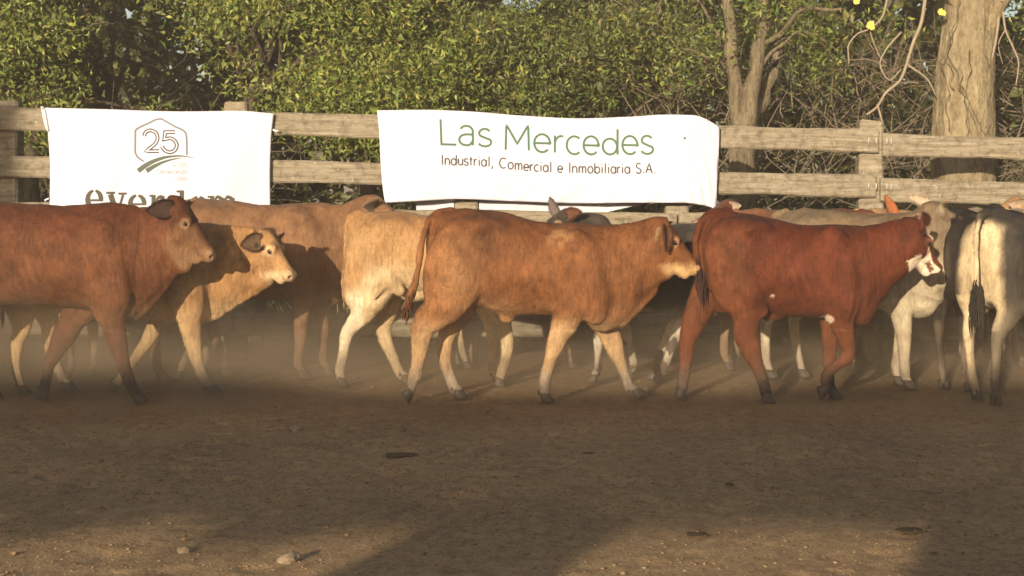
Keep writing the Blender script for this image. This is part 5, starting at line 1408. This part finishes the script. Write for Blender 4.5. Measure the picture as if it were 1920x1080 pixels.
# --- the pale cream one whose rump shows behind the middle heifer
def cow_pale():
    t = Tr(810, 10.85)
    torso = t.torso([(648, 436, 545, .05), (653, 420, 565, .10), (666, 405, 575, .15), (688, 398, 572, .185), (715, 396, 560, .20), (750, 398, 550, .205), (790, 402, 548, .215),
                     (840, 406, 556, .23), (890, 408, 566, .225), (930, 410, 580, .19), (955, 412, 585, .16), (985, 418, 570, .12), (1010, 428, 555, .10), (1035, 440, 545, .08)])
    return dict(loc=t.loc, res=0.0115, torso=torso, hair=50000, label="pale cream cow with a white belly, half hidden behind the brown heifer in the middle",
        masses=[(t.p(692, 505, -.12), (.175, .10, .30), .05, R_(10)), (t.p(700, 505, .12), (.175, .10, .28)), (t.p(925, 515, -.14), (.12, .08, .26), .035, R_(-12)), (t.p(925, 515, .14), (.12, .08, .26), .035, R_(-12)),
                (t.p(735, 424, -.14), (.10, .07, .05), .08), (t.p(775, 552, 0), (.10, .07, .05), .04)],
        cones=[(t.p(722, 520, -.19), t.p(750, 545, -.16), .05, .03, .6, .05)],
        cuts=[(t.p(700, 562, -.17), t.p(748, 534, -.22), .014, .008, 1, .03, True)],
        legs=[t.leg([(700, 545, .13), (680, 590, .082), (660, 612, .062), (650, 628, .052), (643, 668, .042), (637, 694, .042), (637, 706, .036), (640, 714, .035)], -.12, -.08, toe=R_(15)),
              t.leg([(722, 550, .12), (726, 585, .078), (719, 615, .062), (722, 632, .056), (738, 672, .044), (748, 695, .043), (754, 705, .036), (759, 713, .035)], .12, .08),
              t.leg([(930, 560, .11), (942, 605, .075), (951, 640, .055), (951, 655, .05), (945, 684, .037), (939, 702, .038), (937, 711, .033), (936, 716, .034)], -.12, -.10, toe=R_(20)),
              t.leg([(915, 570, .10), (922, 610, .07), (925, 645, .05), (924, 660, .046), (923, 685, .035), (924, 702, .036), (926, 710, .032), (929, 716, .033)], .12, .10)],
        head=dict(poll=t.p(1040, 442), dir=(.75, .05, -.65), len=.36, up=(.65, 0, .75)),
        ears=[dict(root=(.12, .15, -.19), dir=(-.5, -.8, -.1), face=(.5, -.5, -.4), len=.16, wid=.10)], earcol=(.40, .27, .15),
        tail=t.line([(676, 401, 0, .028), (658, 408, -.01, .024), (650, 428, -.02, .020), (647, 465, -.03, .017), (646, 505, -.03, .014), (650, 535, -.03, .012)]),
        switch=dict(len=.16, n=50, col=(.35, .22, .11), spread=.02),
        coat=coat((.40, .24, .105), top=(.32, .17, .07), leg=(.74, .63, .44), legz=(.74, .56), belly=(.68, .56, .37), muz=(.6, .45, .3), foot=(.55, .45, .33), mott=.14,
                  extra=lambda c, C: lerp(C, (.58, .44, .25), sstep(.80, .62, c['z'] + .25 * np.abs(c['V'][:, 0] + .2) - .12 + 0.05 * c['n1']) * (c['V'][:, 0] > -.45) * .9)))

# --- metres version of the middle heifer for the animals that stand at an angle
def generic(loc, yaw, head, cf, label, res=0.015, s=1.0, legs=None, neck=None, earcol=(.2, .1, .05), tail=True, **kw):
    T0 = [(-.70, 1.03, .70, .05), (-.675, 1.09, .64, .10), (-.62, 1.145, .60, .15), (-.54, 1.18, .58, .185), (-.42, 1.20, .57, .21), (-.28, 1.185, .56, .22), (-.1, 1.165, .53, .24),
          (.1, 1.155, .515, .245), (.25, 1.16, .50, .23), (.38, 1.165, .47, .195), (.48, 1.14, .50, .15), (.56, 1.08, .58, .10)]
    L0 = legs or {}
    base = {'hn': [(-.47, .70, .14), (-.55, .56, .092), (-.66, .45, .066), (-.69, .40, .056), (-.70, .25, .042), (-.70, .14, .043), (-.685, .09, .036), (-.675, .058, .036)],
            'hf': [(-.46, .70, .13), (-.50, .56, .088), (-.58, .45, .062), (-.60, .40, .054), (-.58, .25, .041), (-.56, .14, .042), (-.54, .09, .036), (-.53, .058, .036)],
            'fn': [(.28, .66, .12), (.27, .52, .085), (.26, .37, .060), (.26, .31, .054), (.25, .19, .040), (.24, .12, .041), (.25, .085, .034), (.265, .058, .036)],
            'ff': [(.30, .66, .11), (.34, .52, .08), (.37, .37, .057), (.38, .31, .052), (.38, .19, .039), (.38, .12, .040), (.39, .085, .034), (.405, .058, .036)]}
    legs = []
    for k, ys in (('hn', -.125), ('hf', .125), ('fn', -.13), ('ff', .13)):
        rows = L0.get(k, base[k]); n = len(rows)
        legs.append(dict(pts=[(x, ys * (1 - .25 * i / (n - 1)), z, r) for i, (x, z, r) in enumerate(rows)]))
    P = np.array(head['poll'], float); o = np.array((.36, 0, .86)); hd = np.array(head['dir'], float); hd /= np.linalg.norm(hd)
    hu = np.array(head.get('up', (.6, 0, .8)), float); hu = hu - hd * hu.dot(hd); hu /= np.linalg.norm(hu)
    e = P - hu * .07 + hd * .04 - o; Ln = np.linalg.norm(e)
    kw.setdefault('masses', [])
    kw['masses'] = kw['masses'] + [((-.48, -.13, .80), (.19, .10, .30), .05), ((-.48, .13, .80), (.19, .10, .30), .05), ((.27, -.145, .80), (.14, .08, .30), .06), ((.27, .145, .80), (.14, .08, .30), .06),
                   ((-.33, -.14, 1.08), (.10, .075, .06), .08), ((-.33, .14, 1.08), (.10, .075, .06), .08), ((.42, 0, .60), (.09, .11, .12), .05)]
    sp = dict(loc=loc, yaw=yaw, res=res, torso=T0, legs=legs, head=head, coat=cf, label=label, earcol=earcol,
              lofts=[(tuple(o), tuple(e), (0, 0, 1), [(-.12, .22, -.30, .15), (0, .25, -.33, .165), (Ln * .35, .19, -.26, .125), (Ln * .7, .13, -.19, .10), (Ln, .10, -.14, .085), (Ln + .06, .05, -.08, .05)], .06)],
              **kw)
    if tail:
        sp.setdefault('tail', [(-.60, 0, 1.165, .032), (-.68, 0, 1.15, .028), (-.73, 0, 1.05, .025), (-.735, 0, .9, .022), (-.73, 0, .75, .018), (-.73, 0, .66, .014)])
        sp.setdefault('switch', dict(len=.26, n=70, col=(.05, .04, .03), spread=.035))
    sp['hoof'] = 1.0
    return sp

def at(px, d): return ((px - 960) / F_PX * d, d, 0)
def zof(py, d): return CAM_H - (py - HORIZON) / F_PX * d

def herd_behind():
    out = []
    ear2 = lambda L=.17, W=.105, inn=(.45, .33, .22), dr=.06, back=-.3: [
        dict(root=(.12, .14, -.19), dir=(back, -.9, .1), face=(.75, -.35, -.1), len=L, wid=W, cup=.5, droop=dr, inn=inn),
        dict(root=(.12, .14, .19), dir=(back, .9, .1), face=(.75, .35, -.1), len=L, wid=W, cup=.5, droop=dr, inn=inn)]
    # brown one in the shade behind the tan calf
    out.append(generic(at(495, 11.3), 0.0, dict(poll=(.74, 0, 1.215), dir=(.80, -.05, -.60), len=.40, up=(.6, 0, .8)),
        coat((.20, .105, .05), leg=(.20, .115, .06), belly=(.24, .14, .075), muz=(.33, .22, .13)), "big brown cow standing side on behind the tan calf, below the first banner", 0.014, hair=30000, size=1.06,
        earcol=(.30, .15, .075), ears=ear2(.18, .11, dr=.1), switch=dict(len=.2, n=40, col=(.1, .06, .04)),
        legs={'hf': [(-.46, .70, .13), (-.45, .56, .088), (-.40, .45, .062), (-.38, .40, .054), (-.34, .25, .041), (-.31, .14, .042), (-.29, .09, .036), (-.28, .058, .036)]}))
    # dark cow facing left
    out.append(generic(at(1215, 11.1), math.pi, dict(poll=(.63, .08, 1.30), dir=(.75, .30, -.60), len=.36, up=(.6, 0.2, .8)),
        coat((.032, .026, .020), top=(.055, .043, .032), leg=(.62, .55, .42), legz=(.56, .44), mott=.35, foot=(.5, .42, .32),
             extra=lambda c, C: lerp(C, (.10, .085, .07), ((c['z'] < .55) & (c['n2'] + .5 * c['n3'] > .38)).astype(float))),
        "dark charcoal cow with speckled pale legs, mostly hidden behind the brown heifer's head", 0.013, hair=25000, size=.92, masses=[((.44, 0, 1.19), (.15, .08, .085), .06)], earcol=(.20, .13, .09),
        ears=[dict(root=(.10, .12, .19), dir=(-.55, .60, .22), face=(.35, .85, .2), len=.14, wid=.10, cup=.4, droop=.03, inn=(.16, .07, .04), out=(.16, .07, .04)),
              dict(root=(.10, .10, -.19), dir=(.35, -.55, .62), face=(.5, .4, .1), len=.19, wid=.09, cup=.5, droop=.0, inn=(.16, .13, .11), out=(.16, .14, .12))],
        legs={'fn': [(.28, .66, .12), (.22, .52, .085), (.16, .37, .060), (.15, .31, .054), (.12, .19, .040), (.10, .12, .041), (.11, .085, .034), (.125, .058, .036)],
              'hf': [(-.44, .70, .13), (-.36, .56, .088), (-.26, .45, .066), (-.22, .40, .058), (-.16, .25, .046), (-.12, .14, .045), (-.10, .09, .036), (-.085, .058, .036)],
              'hn': [(-.40, .70, .13), (-.35, .56, .088), (-.24, .45, .066), (-.20, .40, .058), (-.13, .25, .046), (-.09, .14, .045), (-.07, .09, .036), (-.055, .058, .036)]}))
    # reddish one in the last row
    out.append(generic(at(1531, 11.9), 0.0, dict(poll=(.56, 0, 1.15), dir=(.8, 0, -.6), len=.36, up=(.6, 0, .8)),
        coat((.20, .085, .04), leg=(.3, .2, .12), muz=(.4, .3, .2)), "reddish cow in the last row, one long orange ear pricked above the blazed calf's neck", 0.016,
        earcol=(.34, .12, .05), ears=[dict(root=(.10, .12, -.19), dir=(-.42, -.20, 1.0), face=(.5, -.85, 0), len=.22, wid=.115, cup=.4, droop=0, inn=(.36, .13, .05)),
                                     dict(root=(.12, .14, .19), dir=(-.2, .9, .2), face=(.8, .3, 0), len=.18, wid=.1)]))
    # dark red face seen under the corner of the big banner
    out.append(generic(at(1470, 12.35), math.pi, dict(poll=(.44, .10, 1.27), dir=(.80, .35, -.48), len=.36, up=(.5, .1, .85)),
        coat((.105, .036, .02), leg=(.2, .1, .06), muz=(.34, .22, .16)), "dark red cow facing left in the last row, under the long banner's right corner", 0.016,
        earcol=(.42, .33, .25), ears=ear2(.16, .1, inn=(.5, .4, .3))))
    # grey one with the pale ears, chest towards us
    out.append(generic(at(1618, 10.9), R_(-40), dict(poll=(.52, -.02, 1.245), dir=(.64, .55, -.52), len=.38, up=(.45, .35, .8)),
        coat((.22, .17, .105), top=(.18, .125, .07), leg=(.62, .53, .36), legz=(.72, .56), belly=(.7, .64, .5), foot=(.55, .47, .36), mott=.15,
             extra=lambda c, C: lerp(C, (.50, .43, .30), (c['V'][:, 0] > .3) * sstep(.95, .75, c['z']) * .8)),
        "light grey cow with white forelegs and pale spread ears, behind the blazed calf's head", 0.0125, hair=40000,
        earcol=(.45, .38, .27), ears=[dict(root=(.10, .16, -.19), dir=(.55, -.59, .35), face=(.92, .01, .2), len=.13, wid=.12, cup=.6, inn=(.42, .30, .19)), dict(root=(.05, .08, .08), dir=(-.64, -.45, .33), face=(.48, -.67, .4), len=.17, wid=.085, cup=.4, inn=(.50, .40, .28))], rim=(.16, .13, .10), nose=(.1, .09, .08),
        legs={'fn': [(.32, .66, .125), (.34, .52, .095), (.36, .37, .068), (.36, .31, .060), (.36, .19, .045), (.36, .12, .046), (.365, .085, .037), (.375, .058, .036)],
              'ff': [(.28, .66, .11), (.25, .52, .085), (.23, .37, .060), (.22, .31, .055), (.20, .19, .042), (.19, .12, .043), (.195, .085, .034), (.205, .058, .036)]}))
    # dark hairy one walking away
    def darkmott(c, C):
        V = c['V']; st = vnoise(V * np.array([1, 1, .28]), .035, 51); s2 = vnoise(V * np.array([1, 1, .4]), .09, 52)
        C = lerp(C, (.085, .063, .040), sstep(.1, .7, st + .8 * s2) * .5)
        C = lerp(C, (.23, .085, .045), sstep(.35, .6, c['n1'] + .3 * st) * (c['z'] > .7) * .55)
        return lerp(C, (.12, .09, .058), sstep(.75, .45, c['z']) * sstep(-.2, .5, st) * .5)
    out.append(generic(at(1821, 11.04), R_(65), dict(poll=(.80, -.05, 1.22), dir=(.8, 0, -.6), len=.38, up=(.6, 0, .8)),
        coat((.016, .0125, .009), top=(.015, .010, .007), leg=(.040, .031, .021), legz=(.5, .3), mott=.4, foot=(.26, .21, .15), extra=darkmott),
        "dark grey brown cow with shaggy mottled hindquarters, standing right of the blazed calf's muzzle", 0.0125, s=1.0,
        earcol=(.2, .16, .12), ears=ear2(), tail=False, hair=55000))
    # pale rump seen from behind at the right edge
    def rumpc(c, C):
        V, N, n1, n2 = c['V'], c['N'], c['n1'], c['n2']
        st = vnoise(V * np.array([1, 1, .4]), .06, 53)
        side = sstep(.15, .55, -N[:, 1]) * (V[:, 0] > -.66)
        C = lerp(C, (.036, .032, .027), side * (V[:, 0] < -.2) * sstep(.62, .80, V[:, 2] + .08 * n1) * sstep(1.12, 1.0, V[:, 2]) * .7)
        pale = sstep(.35, .7, -N[:, 0] + .14 * n2) * sstep(-.50, -.60, V[:, 0]) * sstep(.165, .105, np.abs(V[:, 1] - .01) + .02 * n2) * sstep(1.15, 1.08, V[:, 2] + .03 * n2) * (V[:, 2] > .45)
        C = lerp(C, (.60, .48, .29), pale * (.85 + .2 * st))
        inner = (V[:, 2] < .66) * (V[:, 0] < 0) * (V[:, 1] > -.02)
        C = lerp(C, (.62, .50, .31), inner * .8)
        return lerp(C, (.11, .088, .062), (V[:, 0] < -.695) * sstep(.035, .02, np.abs(V[:, 1] - np.interp(V[:, 2], [.66, .78, .92, 1.07, 1.16], [.27, .18, .10, .05, .02]))))
    out.append(generic(at(1921, 10.32), R_(50), dict(poll=(.80, -.05, 1.22), dir=(.8, 0, -.6), len=.38, up=(.6, 0, .8)),
        coat((.060, .049, .036), top=(.042, .034, .025), leg=(.17, .138, .092), legz=(.70, .45), mott=.3, foot=(.15, .12, .085), rump=((.085, .069, .048), -.35, -.6), extra=rumpc),
        "grey cow seen from behind with pale buttocks and dark tail tuft, at the right edge", 0.0105, earcol=(.3, .26, .2), ears=ear2(),
        tail=[(-.58, 0, 1.175, .034), (-.67, 0.02, 1.16, .028), (-.715, .05, 1.07, .023), (-.725, .10, .92, .019), (-.735, .18, .78, .016), (-.76, .27, .66, .013)], hair=60000,
        switch=dict(len=.25, n=75, col=(.03, .024, .018), spread=.035)))
    # two small calves in the back, seen as legs between the others
    out.append(generic(at(985, 11.9), 0.0, dict(poll=(.62, 0, 1.10), dir=(.8, 0, -.6), len=.36, up=(.6, 0, .8)),
        coat((.26, .15, .07), leg=(.52, .40, .25), legz=(.6, .42), foot=(.4, .32, .22)), "small tan calf in the last row, only its pale legs showing under the brown heifer", 0.018, earcol=(.3, .2, .1), ears=ear2(), size=.84))
    out.append(generic(at(225, 11.35), math.pi, dict(poll=(.62, 0, 1.10), dir=(.8, 0, -.6), len=.36, up=(.6, 0, .8)),
        coat((.30, .19, .09), leg=(.45, .35, .22), legz=(.6, .42), foot=(.4, .32, .22)), "small pale calf in the last row, only its legs showing under the dark brown cow", 0.018, earcol=(.3, .2, .1), ears=ear2(), size=.84))
    out.append(generic(at(2045, 11.9), 0.0, dict(poll=(.62, 0, 1.15), dir=(.8, 0, -.6), len=.36, up=(.6, 0, .8)),
        coat((.36, .25, .14), leg=(.42, .32, .20), legz=(.6, .42), foot=(.35, .28, .19)), "cream cow cut by the right edge, its hind legs showing under the pale rumped one", 0.016, earcol=(.3, .2, .1), ears=ear2(), size=.93))
    # tan one at the far right edge
    out.append(generic(at(1752, 12.3), R_(-28), dict(poll=(.62, .06, 1.285), dir=(.75, .30, -.55), len=.38, up=(.55, .15, .8)),
        coat((.34, .21, .10), leg=(.55, .45, .3), muz=(.6, .45, .3), foot=(.45, .37, .27)), "tan cow with wide pale ears, its head at the right edge under the rail", 0.014,
        earcol=(.58, .46, .32), ears=ear2(.20, .12, inn=(.62, .48, .34), dr=.0)))
    return out

for fn in (cow_middle, cow_left, cow_right, cow_tan, cow_pale): build_cow(fn())
for sp in herd_behind(): build_cow(sp)
